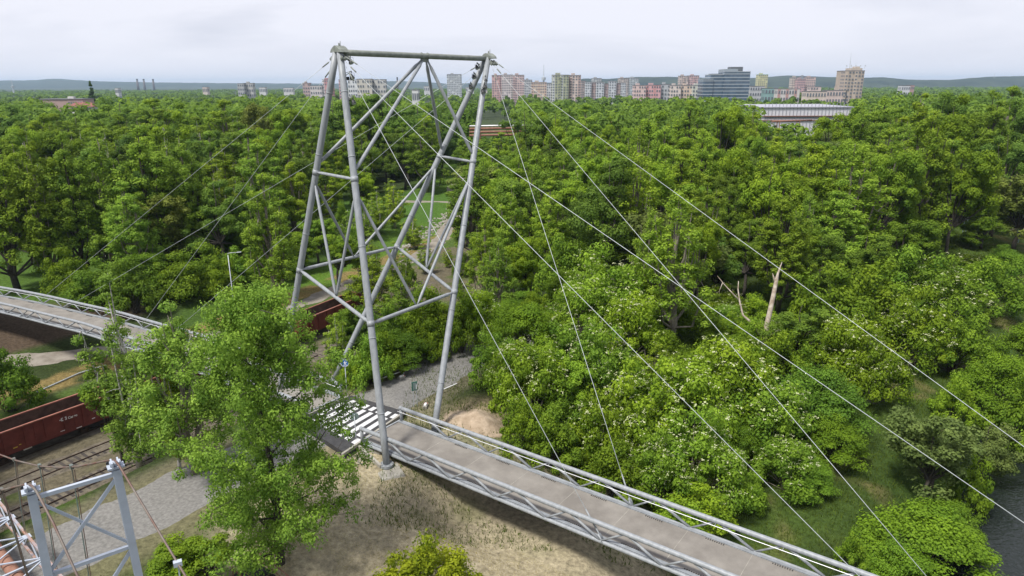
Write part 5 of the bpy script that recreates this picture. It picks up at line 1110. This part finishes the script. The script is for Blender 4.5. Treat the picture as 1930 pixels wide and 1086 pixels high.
for i in range(3): make_proto(f'green{i}', 'round', 'green', 15, 4.6, 24000, .14, 31+i)
for i in range(3): make_proto(f'dark{i}', 'dark', 'dark', 17, 4.8, 24000, .14, 41+i)
make_proto('silver0', 'willow', 'silver', 12, 4.4, 16000, .15, 51); make_proto('silver1', 'willow', 'silver', 12, 4.0, 14000, .15, 52)
for i in range(2): make_proto(f'birch{i}', 'birch', 'birch', 15, 3.4, 13000, .11, 61+i, 'birch')
make_proto('sparse0', 'poplar', 'poplar', 20, 4.0, 18000, .125, 66, 'bark_pale', thin=.9)
for i in range(3): make_proto(f'elder{i}', 'bush', 'green', 4.2, 2.6, 13000, .088, 71+i, 'bark_pale', flowers=190)
for i in range(3): make_proto(f'bush{i}', 'bush', 'green', 3.6, 2.4, 12000, .09, 81+i)
for i in range(2): make_proto(f'bright{i}', 'layered', 'bright', 4.6, 3.0, 20000, .075, 91+i)
make_proto('yellow0', 'bush', 'yellow', 3.4, 2.6, 14000, .075, 96); make_proto('conifer0', 'conifer', 'conifer', 14, 2.4, 7000, .2, 97)
make_proto('hero0', 'open', 'poplar', 16, 6.2, 95000, .08, 104, 'bark'); make_proto('hero1', 'poplar', 'birch', 15, 3.6, 22000, .105, 102, 'bark_pale'); make_proto('hero2', 'birch', 'birch', 16, 4.0, 20000, .095, 103, 'birch')
KIND = {'poplar': ('poplar_tree', 'poplar tree', 'poplar'), 'sparse': ('poplar_tree', 'poplar tree', 'sparse pale-trunked poplar'), 'green': ('broadleaf_tree', 'broadleaf tree', 'round green tree'), 'dark': ('broadleaf_tree', 'broadleaf tree', 'dark green tree'),
        'silver': ('willow_tree', 'willow tree', 'grey-green willow'), 'birch': ('birch_tree', 'birch tree', 'birch'), 'elder': ('flowering_shrub', 'flowering shrub', 'white-flowering shrub'), 'bush': ('shrub', 'shrub', 'leafy green shrub'),
        'bright': ('shrub', 'shrub', 'bright green layered shrub'), 'yellow': ('flowering_shrub', 'flowering shrub', 'yellow-green shrub'), 'conifer': ('conifer_tree', 'conifer tree', 'dark conifer'), 'hero': ('poplar_tree', 'poplar tree', 'poplar')}
TREES = []   # (x, y, z, height, radius, kind, tint, explicit label)
def T(u, vt, vb, wpx, kind, tint=1.0, label=None, variant=None):
    b_ = hit(u, vb); dep = pj(b_)[2]; H = 8.0
    for _ in range(4): H = bd(u, vt, pj(b_+[0, 0, H])[2])[2]-b_[2]
    TREES.append([b_[0], b_[1], b_[2], max(H, 1), wpx*dep/F_PX/2, kind, tint, label, variant])
rng = np.random.default_rng(2024)
# trees read one by one from the photograph (u, top, base, width, kind, tint)
T(528, 560, 1060, 352, 'hero', 1.0, 'large airy poplar in the foreground in front of the pylon and crossing', 0)
T(368, 552, 893, 185, 'hero', 1.2, 'slender light green poplar just left of the large foreground tree', 1)
T(268, 512, 885, 190, 'hero', .98, 'tall birch with thin white trunks in front of the left footbridge', 2)
T(338, 640, 885, 80, 'birch', 1.0, 'small birch with a speckled white trunk between the two front trees')
T(232, 690, 880, 120, 'green', .85, 'dark leafy small tree overhanging the right end of the first wagon')
T(640, 590, 716, 80, 'birch', 1.15, 'small light green birch behind the blue round sign')
T(700, 648, 722, 80, 'bush', 1.2, 'fresh green bush behind the blue round sign'); T(668, 672, 728, 50, 'bush', 1.15, 'low green bush at the end of the left footbridge')
T(20, 675, 775, 120, 'bush', .8, 'dark green bush at the left edge behind the first wagon')
T(805, 1040, 1150, 210, 'yellow', 1.0, 'yellow-green shrub at the bottom edge below the footbridge')
T(740, 1075, 1160, 110, 'yellow', .9, 'small yellow-green shrub beside the larger one at the bottom edge')
T(400, 1000, 1120, 170, 'green', .9, 'leafy sapling at the bottom edge left of the big trunk')
L_ = [(35, 238, 548, 140, 'poplar', .9), (105, 232, 540, 120, 'poplar', .85), (165, 240, 532, 110, 'poplar', .9), (228, 236, 525, 120, 'poplar', .95), (300, 228, 515, 150, 'poplar', 1.0), (372, 262, 505, 110, 'poplar', .95), (316, 362, 520, 120, 'silver', 1.0),
      (430, 300, 490, 110, 'birch', .9), (505, 262, 478, 120, 'poplar', 1.05), (560, 285, 470, 100, 'poplar', 1.0), (70, 262, 500, 130, 'poplar', 1.0), (200, 262, 490, 120, 'green', .8), (270, 300, 520, 80, 'dark', .9), (20, 290, 520, 100, 'green', .95), (400, 330, 500, 90, 'green', .85), (470, 340, 480, 90, 'birch', .8),
      (490, 442, 520, 50, 'silver', 1.0), (450, 478, 545, 90, 'bush', 1.1), (395, 470, 545, 100, 'bush', .85), (520, 462, 530, 80, 'bush', 1.0), (340, 488, 560, 110, 'bush', .8), (280, 470, 560, 100, 'bright', .8), (200, 500, 575, 110, 'bush', .8), (545, 445, 510, 70, 'bush', .95), (575, 430, 505, 70, 'green', 1.0), (600, 400, 500, 80, 'green', 1.05), (255, 505, 590, 90, 'bush', .7), (130, 480, 560, 80, 'bush', .8), (420, 500, 560, 70, 'bush', .9),
      (640, 430, 540, 90, 'green', 1.0), (700, 480, 600, 110, 'sparse', .85), (760, 520, 650, 110, 'sparse', .8), (800, 560, 665, 100, 'bush', .85), (735, 590, 680, 90, 'bush', .8), (760, 620, 692, 100, 'bright', .75), (720, 640, 712, 80, 'bush', .95), (840, 560, 660, 90, 'green', .75), (812, 615, 676, 70, 'bush', .75), (870, 560, 665, 70, 'bush', .75), (665, 560, 680, 80, 'green', .8), (690, 585, 690, 90, 'dark', .8),
      (715, 352, 440, 70, 'birch', 1.25), (745, 340, 430, 70, 'birch', 1.3), (690, 372, 450, 60, 'birch', 1.2), (660, 395, 470, 70, 'birch', 1.15), (780, 400, 470, 60, 'birch', 1.1), (620, 300, 420, 80, 'poplar', 1.0), (675, 300, 400, 70, 'green', 1.15), (700, 440, 540, 80, 'birch', .95), (750, 455, 560, 80, 'birch', .9), (925, 430, 540, 70, 'green', .9),
      (1010, 268, 470, 90, 'poplar', 1.1), (1060, 255, 460, 90, 'poplar', 1.1), (940, 300, 470, 90, 'poplar', 1.15), (905, 330, 480, 70, 'green', 1.1), (1035, 330, 545, 100, 'poplar', 1.15), (965, 340, 555, 90, 'poplar', 1.1), (915, 390, 580, 80, 'sparse', 1.0), (1090, 330, 520, 80, 'dark', .9), (1000, 420, 590, 90, 'green', .95), (940, 440, 605, 90, 'sparse', .9), (1060, 440, 560, 90, 'green', .9),
      (1262, 345, 645, 170, 'sparse', 1.1), (1215, 380, 620, 90, 'sparse', 1.05), (1310, 400, 600, 90, 'green', .9), (1140, 290, 500, 90, 'green', .9), (1190, 300, 500, 90, 'poplar', 1.1), (1240, 230, 470, 100, 'poplar', 1.1), (1310, 235, 470, 100, 'poplar', 1.15), (1370, 240, 475, 100, 'green', 1.0), (1440, 260, 500, 120, 'poplar', 1.05), (1510, 235, 495, 130, 'poplar', 1.1), (1580, 262, 510, 170, 'sparse', 1.1), (1650, 265, 500, 110, 'green', .95), (1715, 200, 490, 130, 'poplar', .9), (1780, 260, 500, 120, 'green', .85), (1400, 400, 560, 110, 'dark', 1.1), (1480, 400, 560, 100, 'green', .8), (1345, 440, 570, 90, 'dark', 1.1), (1535, 430, 580, 100, 'dark', 1.1),
      (1620, 430, 560, 110, 'dark', 1.1), (1690, 400, 540, 110, 'green', .7), (1850, 395, 470, 90, 'green', .7), (1900, 330, 420, 120, 'green', .8), (1850, 300, 400, 120, 'dark', 1.0), (1890, 260, 390, 110, 'green', .85), (1920, 210, 380, 90, 'dark', 1.1), (1840, 215, 390, 110, 'poplar', .85), (1780, 195, 400, 110, 'dark', 1.0), (1600, 200, 420, 110, 'poplar', .9), (1660, 195, 420, 100, 'poplar', .95),
      (905, 545, 655, 90, 'elder', 1.15), (985, 560, 690, 130, 'bright', 1.0), (965, 645, 760, 100, 'elder', .9), (1000, 650, 790, 130, 'elder', 1.0), (1070, 640, 790, 110, 'green', 1.25), (1080, 600, 720, 120, 'elder', 1.0), (1145, 480, 620, 170, 'elder', 1.15), (1090, 530, 650, 130, 'elder', 1.1), (1180, 560, 690, 130, 'elder', 1.05), (1150, 640, 780, 140, 'elder', 1.0), (1230, 640, 760, 110, 'sparse', .85), (1200, 700, 860, 170, 'elder', 1.1), (1130, 740, 880, 130, 'elder', .85), (1290, 680, 850, 180, 'elder', 1.15), (1360, 640, 800, 190, 'elder', 1.05), (1300, 780, 930, 170, 'elder', 1.1), (1430, 700, 840, 170, 'elder', 1.0), (1240, 830, 950, 130, 'elder', 1.0), (1360, 850, 960, 130, 'elder', 1.05), (985, 765, 855, 90, 'bush', .9), (1040, 790, 880, 110, 'bush', .85), (1060, 470, 570, 110, 'bush', .9), (1120, 440, 540, 110, 'bush', .9),
      (1530, 690, 820, 170, 'bright', .85), (1470, 640, 740, 120, 'bush', .9), (1580, 600, 730, 150, 'elder', .9), (1640, 640, 760, 120, 'elder', .85), (1560, 520, 650, 150, 'bush', .85), (1500, 560, 690, 130, 'dark', 1.2), (1640, 520, 640, 140, 'bush', .8), (1700, 480, 590, 140, 'bush', 1.0), (1770, 500, 610, 150, 'elder', .8), (1850, 500, 600, 120, 'bush', 1.0), (1720, 560, 690, 140, 'elder', .85), (1790, 590, 700, 120, 'bush', .95), (1560, 780, 870, 120, 'bright', .9), (1480, 830, 920, 130, 'elder', .95), (1520, 860, 930, 90, 'bright', 1.0), (1410, 900, 960, 60, 'bush', 1.1),
      (1740, 768, 960, 170, 'silver', 1.0), (1735, 955, 1090, 230, 'bright', 1.05), (1690, 1020, 1130, 120, 'bright', 1.1), (1845, 775, 915, 120, 'silver', .9), (1815, 872, 985, 80, 'bush', .9), (1870, 665, 800, 140, 'bright', 1.0), (1910, 610, 740, 120, 'bright', .9), (1915, 730, 850, 120, 'bush', .9), (1790, 720, 800, 80, 'bush', 1.15), (1790, 940, 1040, 90, 'bright', .85), (1900, 470, 560, 110, 'bright', .9), (1600, 1010, 1080, 60, 'bush', 1.05)]
L_ += [(1700, 166, 415, 120, 'poplar', .9), (1765, 176, 420, 120, 'green', .8), (1830, 163, 410, 110, 'poplar', .85), (1895, 172, 405, 120, 'dark', 1.1), (1640, 176, 390, 110, 'poplar', .95), (1560, 200, 380, 100, 'green', .9), (1600, 188, 370, 90, 'poplar', .9), (1740, 160, 380, 110, 'dark', 1.2), (1870, 155, 375, 100, 'poplar', .9),
       (20, 176, 350, 130, 'dark', 1.1), (80, 200, 350, 110, 'green', .9), (250, 176, 345, 130, 'dark', 1.15), (310, 180, 350, 120, 'poplar', .95), (375, 192, 345, 110, 'green', .85), (440, 182, 350, 120, 'poplar', .95), (510, 190, 360, 100, 'silver', .9), (560, 180, 350, 110, 'green', .9), (640, 168, 345, 120, 'dark', 1.2), (700, 176, 340, 100, 'green', .9), (740, 160, 335, 130, 'dark', 1.25), (790, 178, 330, 110, 'dark', 1.1), (835, 215, 330, 80, 'dark', 1.0), (600, 210, 380, 90, 'dark', 1.1), (770, 230, 350, 90, 'green', .85), (685, 235, 375, 90, 'dark', 1.2),
       (930, 275, 430, 90, 'poplar', 1.1), (990, 190, 370, 100, 'dark', 1.1), (1045, 195, 370, 100, 'green', 1.0), (1100, 190, 375, 110, 'poplar', 1.05), (1215, 190, 380, 110, 'green', 1.0), (1290, 182, 375, 110, 'poplar', 1.0), (1350, 186, 380, 100, 'green', 1.0), (1405, 190, 390, 90, 'poplar', 1.05)]
for a in L_: T(*a)
MANUAL = len(TREES)
def blocked(x, y, R_):
    if polydist(x, y, DROAD)[0] < 3+R_*.7 or polydist(x, y, PATH)[0] < 3.2+R_*.8: return True
    s = float(rail_s(np.array([x]), np.array([y]))[0][0])
    if -9-R_ < s < 14+R_*.6 and y < 112: return True
    if -34 < s < -9 and y < 100 and x < -38: return True
    r = float(river_r(x, y))
    if r > -12.5-R_*.5: return True
    if math.hypot(x+2.6, y-55.5) < 4.2+R_: return True
    q = (np.array([x, y])-A0); bx_, by_ = q @ BX, q @ BY
    if bx_ > -12 and abs(by_) < 5+R_: return True
    if min(np.hypot(*(np.array([x, y])-c)) for c in FRs[::3]) < 5+R_: return True
    if math.hypot(x+24, y-186) < 15+R_*.5 or math.hypot(x+88, y-112) < 17: return True
    if (x-(-3))**2+(y-38)**2 < 15**2: return True
    return False
cell = {}
def near(x, y, d):
    i, j = int(x//8), int(y//8)
    return any((x-a)**2+(y-b_)**2 < d*d for p in range(i-1, i+2) for q in range(j-1, j+2) for a, b_ in cell.get((p, q), ()))
def put(x, y): cell.setdefault((int(x//8), int(y//8)), []).append((x, y))
for t in TREES: put(t[0], t[1])
def cap_v(u, dep):
    """highest image row the wood reaches, read off the photograph"""
    pts = [(0, 182), (60, 176), (125, 190), (130, 206), (188, 206), (198, 178), (280, 178), (350, 185), (430, 180), (520, 176), (600, 172), (720, 166), (800, 175), (860, 188), (888, 190), (893, 256), (940, 256), (946, 243), (990, 241), (996, 186), (1000, 184), (1080, 186), (1144, 188), (1148, 236), (1172, 236), (1176, 188), (1250, 182), (1330, 180), (1400, 182), (1432, 200), (1440, 226), (1500, 230), (1560, 232), (1570, 205), (1640, 178), (1700, 166), (1780, 172), (1870, 168), (1930, 172)]
    return float(np.interp(u, [p[0] for p in pts], [p[1] for p in pts]))
cand = 0
NMAX = 430; auto = []
for dlo, dhi, sp, tries in ((38, 96, 3.5, 2600), (70, 130, 5.6, 2600), (130, 200, 7.0, 3000), (200, 275, 8.6, 3000)):
    for _ in range(tries):
        y = math.sqrt(rng.uniform(dlo**2, dhi**2)); x = rng.uniform(-.80, .80)*y*1.02
        if sp < 4: x = rng.uniform(-.05, .78)*y
        u, v, dep = pj([x, y, float(-3)])
        if not (-60 < u < 1990): continue
        if near(x, y, sp): continue
        small = False
        if dep < 96 and u > 880: small = True
        if 600 < u < 890 and 60 < y < 200: small = True
        if u > 1640 and dep < 135: small = True
        if sp < 4 and not small: continue
        if 600 < u < 890 and polydist(x, y, DROAD)[0] < 7.5: continue
        if blocked(x, y, 1.2 if small else 2.5): continue
        z = float(zg(x, y)); k = rng.random()
        if small:
            if dep > 110 and 600 < u < 890: kind = rng.choice(['birch', 'birch', 'bush', 'green']); H = rng.uniform(3.5, 7); Rr = H*.38
            else: kind = rng.choice(['elder', 'bush', 'bush', 'bright']); H = rng.uniform(2.6, 4.5); Rr = rng.uniform(2, 3)
        else:
            kind = rng.choice(['poplar', 'poplar', 'poplar', 'green', 'green', 'dark', 'sparse', 'silver'] if u > 880 else ['poplar', 'poplar', 'green', 'green', 'dark', 'dark', 'birch', 'poplar'])
            H = rng.uniform(15, 23) if u > 880 else rng.uniform(16, 25)
            if u > 1600: H = rng.uniform(18, 25)
            Rr = H*rng.uniform(.22, .33) if kind != 'silver' else H*.36
            if kind == 'silver': H *= .75
            cv = cap_v(u, dep)+rng.uniform(0, 10)
            if dep < 160: cv = max(cv, 232 if u < 600 else 262 if u < 1500 else 215)
            zt = bd(u, cv, dep)[2]; H = min(H, zt-z)
            if H < 5: continue
        auto.append([x, y, z, H, Rr, kind, float(rng.uniform(.7, 1.2)), None, None]); put(x, y)
auto.sort(key=lambda t: t[1])
TREES += auto[:int(NMAX)]
tail = auto[int(NMAX):]
def words(n):
    b_ = ['', 'first', 'second', 'third', 'fourth', 'fifth', 'sixth', 'seventh', 'eighth', 'ninth', 'tenth', 'eleventh', 'twelfth', 'thirteenth', 'fourteenth', 'fifteenth', 'sixteenth', 'seventeenth', 'eighteenth', 'nineteenth']
    if n < 20: return b_[n]
    if n == 20: return 'twentieth'
    tens = {2: 'twenty', 3: 'thirty', 4: 'forty', 5: 'fifty', 6: 'sixty', 7: 'seventy', 8: 'eighty', 9: 'ninety'}
    return f'{tens[n//10]}-{b_[n % 10]}' if n % 10 else tens[n//10][:-1]+'ieth' 
# rows by distance, order inside a row from the left
rows = {}
for i, t in enumerate(TREES):
    if t[7]: continue
    u = pj(t[:3])[0]; side = 0 if u < 560 else 1 if u < 890 else 2; rows.setdefault((side, KIND[t[5]][2], int(min(7, (math.hypot(t[0], t[1])-40)//22))), []).append((u, i))
SIDE = ['left of the pylon', 'seen through the pylon', 'right of the pylon']; byk = {}
for key in sorted(rows): byk.setdefault(key[:2], []).append(key)
for k2, keys in byk.items():
    for rn, key in enumerate(keys):
        L2_ = sorted(rows[key])
        for n_, (u, i) in enumerate(L2_):
            t = TREES[i]; kn = key[1]; tn = 'pale' if t[6] > 1.08 else 'dull' if t[6] < .86 else ''
            rowtxt = f', {words(rn+1)} row back' if len(keys) > 1 else ''
            pos = f'{words(n_+1)} from the left' if len(L2_) > 1 else 'alone of its kind'
            t[7] = f'{tn+" " if tn else ""}{kn} {SIDE[key[0]]}{rowtxt}, {pos}'
cnt = {}
def tintcol(k, f, rr):
    return (f*(1+rr*.10), f*(1+.02*rr), f*(1-rr*.25), 1)
prev_first = set(); npk = {'poplar': 4, 'green': 3, 'dark': 3, 'silver': 2, 'birch': 2, 'sparse': 1, 'elder': 3, 'bush': 3, 'bright': 2, 'yellow': 1, 'conifer': 1}
def plant(t):
    x, y, z, H, Rr, kind, tint, label, var = t; key = f'hero{var}' if kind == 'hero' else f'{kind}{int(rng.integers(npk[kind]))}'
    crown, trunk, fl, H0, R0 = PROTO[key]; nm, cat, _ = KIND[kind if kind != 'hero' else ('birch' if var == 2 else 'poplar')]
    r = bpy.data.objects.new(nm, None); COL.objects.link(r); r.location = (x, y, z-.1); r.empty_display_size = .3
    r.rotation_euler = (0, 0, float(rng.uniform(0, 6.28)) if kind != 'hero' else {0: 2.2, 1: .5, 2: 1.0}[var]); sxy = Rr/R0; r.scale = (sxy, sxy, H/H0)
    if kind == 'hero': r.scale = (sxy, sxy, H/H0)
    props(r, label, cat, 'flowering shrubs of the thicket' if nm == 'flowering_shrub' else 'shrubs of the thicket' if nm == 'shrub' else 'trees of the wood')
    c = bpy.data.objects.new('crown', crown); COL.objects.link(c); c.parent = r; c.color = tintcol(kind, tint, float(rng.uniform(-1, 1)) if kind != 'hero' else -1.2)
    if trunk: o = bpy.data.objects.new('trunk' if 'shrub' not in nm else 'stem', trunk); COL.objects.link(o); o.parent = r
    if fl: o = bpy.data.objects.new('blossom', fl); COL.objects.link(o); o.parent = r
for t in TREES: plant(t)
# lone dark conifers on the skyline at left
for u, vt, D, lab in ((169, 153, 640, 'tall dark columnar tree alone on the left skyline'), (652-3, 0, 0, None)):
    if lab is None: continue
    p = bfar(u, vt, D); z = -3.2; TREES.append([p[0], D, z, p[2]-z, (10 if u == 169 else 3.5)*D/F_PX, 'conifer', 1.0, lab, None]); plant(TREES[-1])

# the rest of the wood, far off: one mass
def woodland():
    C = []; N = []; S = []; Tn = []; g = np.random.default_rng(77)
    def add(x, y, z, H, Rr, nq, tone0, s):
        nonlocal C, N, S, Tn
        lo = g.normal(size=(6, 3))*[.42, .42, .28]; i = g.integers(0, 6, nq); v = g.normal(size=(nq, 3)); v /= np.linalg.norm(v, axis=1)[:, None]; v[:, 2] = np.where(v[:, 2] < -.2, -v[:, 2], v[:, 2])
        d = np.clip(lo[i], -.55, .55)+v*.42; P = np.array([x, y, z+H*.55])+d*[Rr, Rr, H*.45]; C.append(P); N.append(v+g.normal(size=(nq, 3))*.28+[0, 0, .25]); S.append(np.full(nq, s)); Tn.append(tone0+.25*(g.random(6)[i])+.15*g.random(nq)+.2*v[:, 2])  # upward leaves get a paler tone, top light put into the colour
    for t in tail: add(t[0], t[1], t[2], t[3], t[4]*1.15, 420, .35, .55)
    D = 262.0
    grid = {}
    while D < 1250:
        sp = 7.4+D*.015; nx = int(1.75*D/sp)
        for k in range(nx):
            x = (k/nx-.5)*1.72*D+g.uniform(-.5, .5)*sp; y = D+g.uniform(-.5, .5)*sp; u, v, dep = pj([x, y, 5])
            if not (-30 < u < 1960): continue
            if 320 < y < 385 and 1425 < u < 1720: continue
            if y < 330 and 1436 < u < 1585: 
                if g.random() < .6: continue
            if abs(y-262) < 6 and 885 < u < 1010: continue
            if 560 < y < 640 and 60 < u < 200: continue
            cv = cap_v(u, dep); z = -3.2; H = g.uniform(15, 27)*(1.1 if u > 1600 or u < 600 else 1); zt = bd(u, cv+g.uniform(-3, 7), dep)[2]
            if D > 500: H = g.uniform(9, 17)
            if abs(D-262) > 40 and D < 300 and 885 < u < 1000: H = min(H, 9)
            if dep < 630: H = min(H, zt-z)
            if D > 700 and g.random() < .25: continue
            if H < 4: continue
            nq = int(np.clip(120000/D, 90, 460)); add(x, y, z, H, H*g.uniform(.34, .50), nq, g.uniform(-.15, .55), .36+D*.0013)
        D += sp*1.05
    # gently wooded plain farther out
    for _ in range(2600):
        y = g.uniform(1250, 3600); x = g.uniform(-.78, .78)*y; add(x, y, -4, g.uniform(8, 15), g.uniform(8, 22), 34, .1, 3.2)
    C = np.concatenate(C); N = np.concatenate(N); S = np.concatenate(S); Tn = np.concatenate(Tn)
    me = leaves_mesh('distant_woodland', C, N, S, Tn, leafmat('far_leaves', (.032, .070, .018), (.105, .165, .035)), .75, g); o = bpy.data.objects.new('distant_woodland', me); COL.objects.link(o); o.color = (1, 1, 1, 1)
    props(o, 'far wood reading as one green mass up to the town', 'woodland', kind='stuff')
woodland()
# grasses and undergrowth
def blade_mesh(name, X, Y, Z, w, h, tone, m, g):
    n = len(X); a = g.uniform(0, 6.28, n); ww = w*.35*(.6+.8*g.random(n)); hh = h*(.5+g.random(n)); lx, ly = g.normal(size=(2, n))*h*.45; c, s_ = np.cos(a)*ww, np.sin(a)*ww; z0 = Z-.03
    co = np.stack([np.stack([X-c, Y-s_, z0], 1), np.stack([X+c, Y+s_, z0], 1), np.stack([X+lx, Y+ly, z0+hh], 1)], 1).reshape(-1, 3); me = bpy.data.meshes.new(name); me.vertices.add(n*3); me.vertices.foreach_set('co', co.ravel().astype(np.float32))
    me.loops.add(n*3); me.loops.foreach_set('vertex_index', np.arange(n*3, dtype=np.int32)); me.polygons.add(n); me.polygons.foreach_set('loop_start', (np.arange(n)*3).astype(np.int32)); me.polygons.foreach_set('loop_total', np.full(n, 3, np.int32)); me.update(calc_edges=True)
    at = me.color_attributes.new('leaf', 'FLOAT_COLOR', 'POINT'); cc = np.zeros((n, 4)); cc[:, 0] = np.clip(tone, 0, 1); cc[:, 3] = 1; at.data.foreach_set('color', np.repeat(cc, 3, axis=0).ravel().astype(np.float32)); me.materials.append(m); return me
def scatter_grass():
    g = np.random.default_rng(9)
    def blades(name, X, Y, size, hgt, m, label, cat, tone=(.2, .6)):
        Z = zg(X, Y); n = len(X); C = np.stack([X, Y, Z+hgt*.5*g.random(n)], 1); N = g.normal(size=(n, 3))*[1, 1, .45]; me = blade_mesh(name, X, Y, Z, size, hgt, tone[0]+tone[1]*g.random(n), LM[m], g)
        o = bpy.data.objects.new(name, me); COL.objects.link(o); props(o, label, cat, kind='stuff'); return o
    # dry lawn
    X = g.uniform(-17, 16, 150000); Y = g.uniform(27, 50, 150000); dd2 = polydist(X, Y, PATH)[0]; q0 = (X-A0[0])*BX[0]+(Y-A0[1])*BX[1]; q1 = (X-A0[0])*BY[0]+(Y-A0[1])*BY[1]
    k = (dd2 > 3.9) & ((q0 < -2) | (q1 < -2.6)) & (vnoise(X, Y, 1.3, 3)+.3*g.random(len(X)) > .45); blades('dry_grass', X[k], Y[k], .05, .08, 'dry', 'dry straw-coloured grass on the lawn below the footbridge', 'grass')
    k = (dd2 > 3.9) & ((q0 < -2) | (q1 < -2.6)) & (vnoise(X, Y, 2.4, 4)+.25*g.random(len(X)) > .78); blades('green_tufts', X[k], Y[k], .04, .05, 'grass', 'green tufts among the dry grass below the footbridge', 'grass')
    # river bank meadow and thicket floor
    Y = g.uniform(40, 150, 330000); X = g.uniform(-10, 105, 330000); r = river_r(X, Y); k = (r > -58) & (r < -2.2) & (np.abs(X) < .85*Y) & ((vnoise(X, Y, 4, 6)+.5*g.random(len(X))) > .45)
    q1 = (X-A0[0])*BY[0]+(Y-A0[1])*BY[1]; k &= np.abs(q1-0.15) > 1.0
    blades('meadow_grass', X[k], Y[k], .09, .32, 'grass', 'tall green grass on the river bank', 'grass', (.0, .7))
    # banks beside the rail yard and under the wood at left
    Y = g.uniform(32, 150, 200000); X = g.uniform(-95, 30, 200000); s = rail_s(X, Y)[0]; dp = polydist(X, Y, PATH)[0]; dd_ = polydist(X, Y, DROAD)[0]; n_ = vnoise(X, Y, 3.1, 8)+.4*g.random(len(X))
    k = (dp > 4.3) & (dd_ > 2.3) & (((s > 12.5) & (n_ > .35)) | ((s < -19) & (n_ > .5)) | ((s > -12) & (s < -3) & (n_ > .75))) & (np.abs(X) < .9*Y) & ~((X+3 > -11) & (Y < 50)) & ~((s < -24) & (s > -44) & (Y < 98) & (X < -44))
    blades('bank_grass', X[k], Y[k], .06, .15, 'grass', 'rough grass and weeds on the banks along the rail yard', 'grass', (.0, .75))
    k = (s > -17.5) & (s < -12.5) & (vnoise(X, Y, 2, 2) > .3) & (dd_ > 2.2); blades('ochre_grass', X[k], Y[k], .07, .16, 'dry', 'ochre dry grass strip between the dirt road and the rails', 'grass')
scatter_grass()
# ---------------------------------------------------------------- air
def haze():
    x0, x1, y0, y1, z0, z1 = -14500, 14500, -500, 16500, -14, 150; mb = MB()
    mb.box(((x0+x1)/2, (y0+y1)/2, (z0+z1)/2), (x1-x0, y1-y0, z1-z0)); m = bpy.data.materials.new('haze_air'); m.use_nodes = True; n = m.node_tree; n.nodes.clear(); o = n.nodes.new('ShaderNodeOutputMaterial'); v = n.nodes.new('ShaderNodeVolumePrincipled')
    v.inputs['Color'].default_value = (.60, .79, 1.0, 1); v.inputs['Density'].default_value = HAZE; v.inputs['Anisotropy'].default_value = .1; n.links.new(v.outputs[0], o.inputs['Volume'])
    ob = mb.build('haze', m); props(ob, kind='stuff'); return ob
HAZE = 6.5e-5
haze()
print('TREES', len(TREES), 'tail', len(tail))
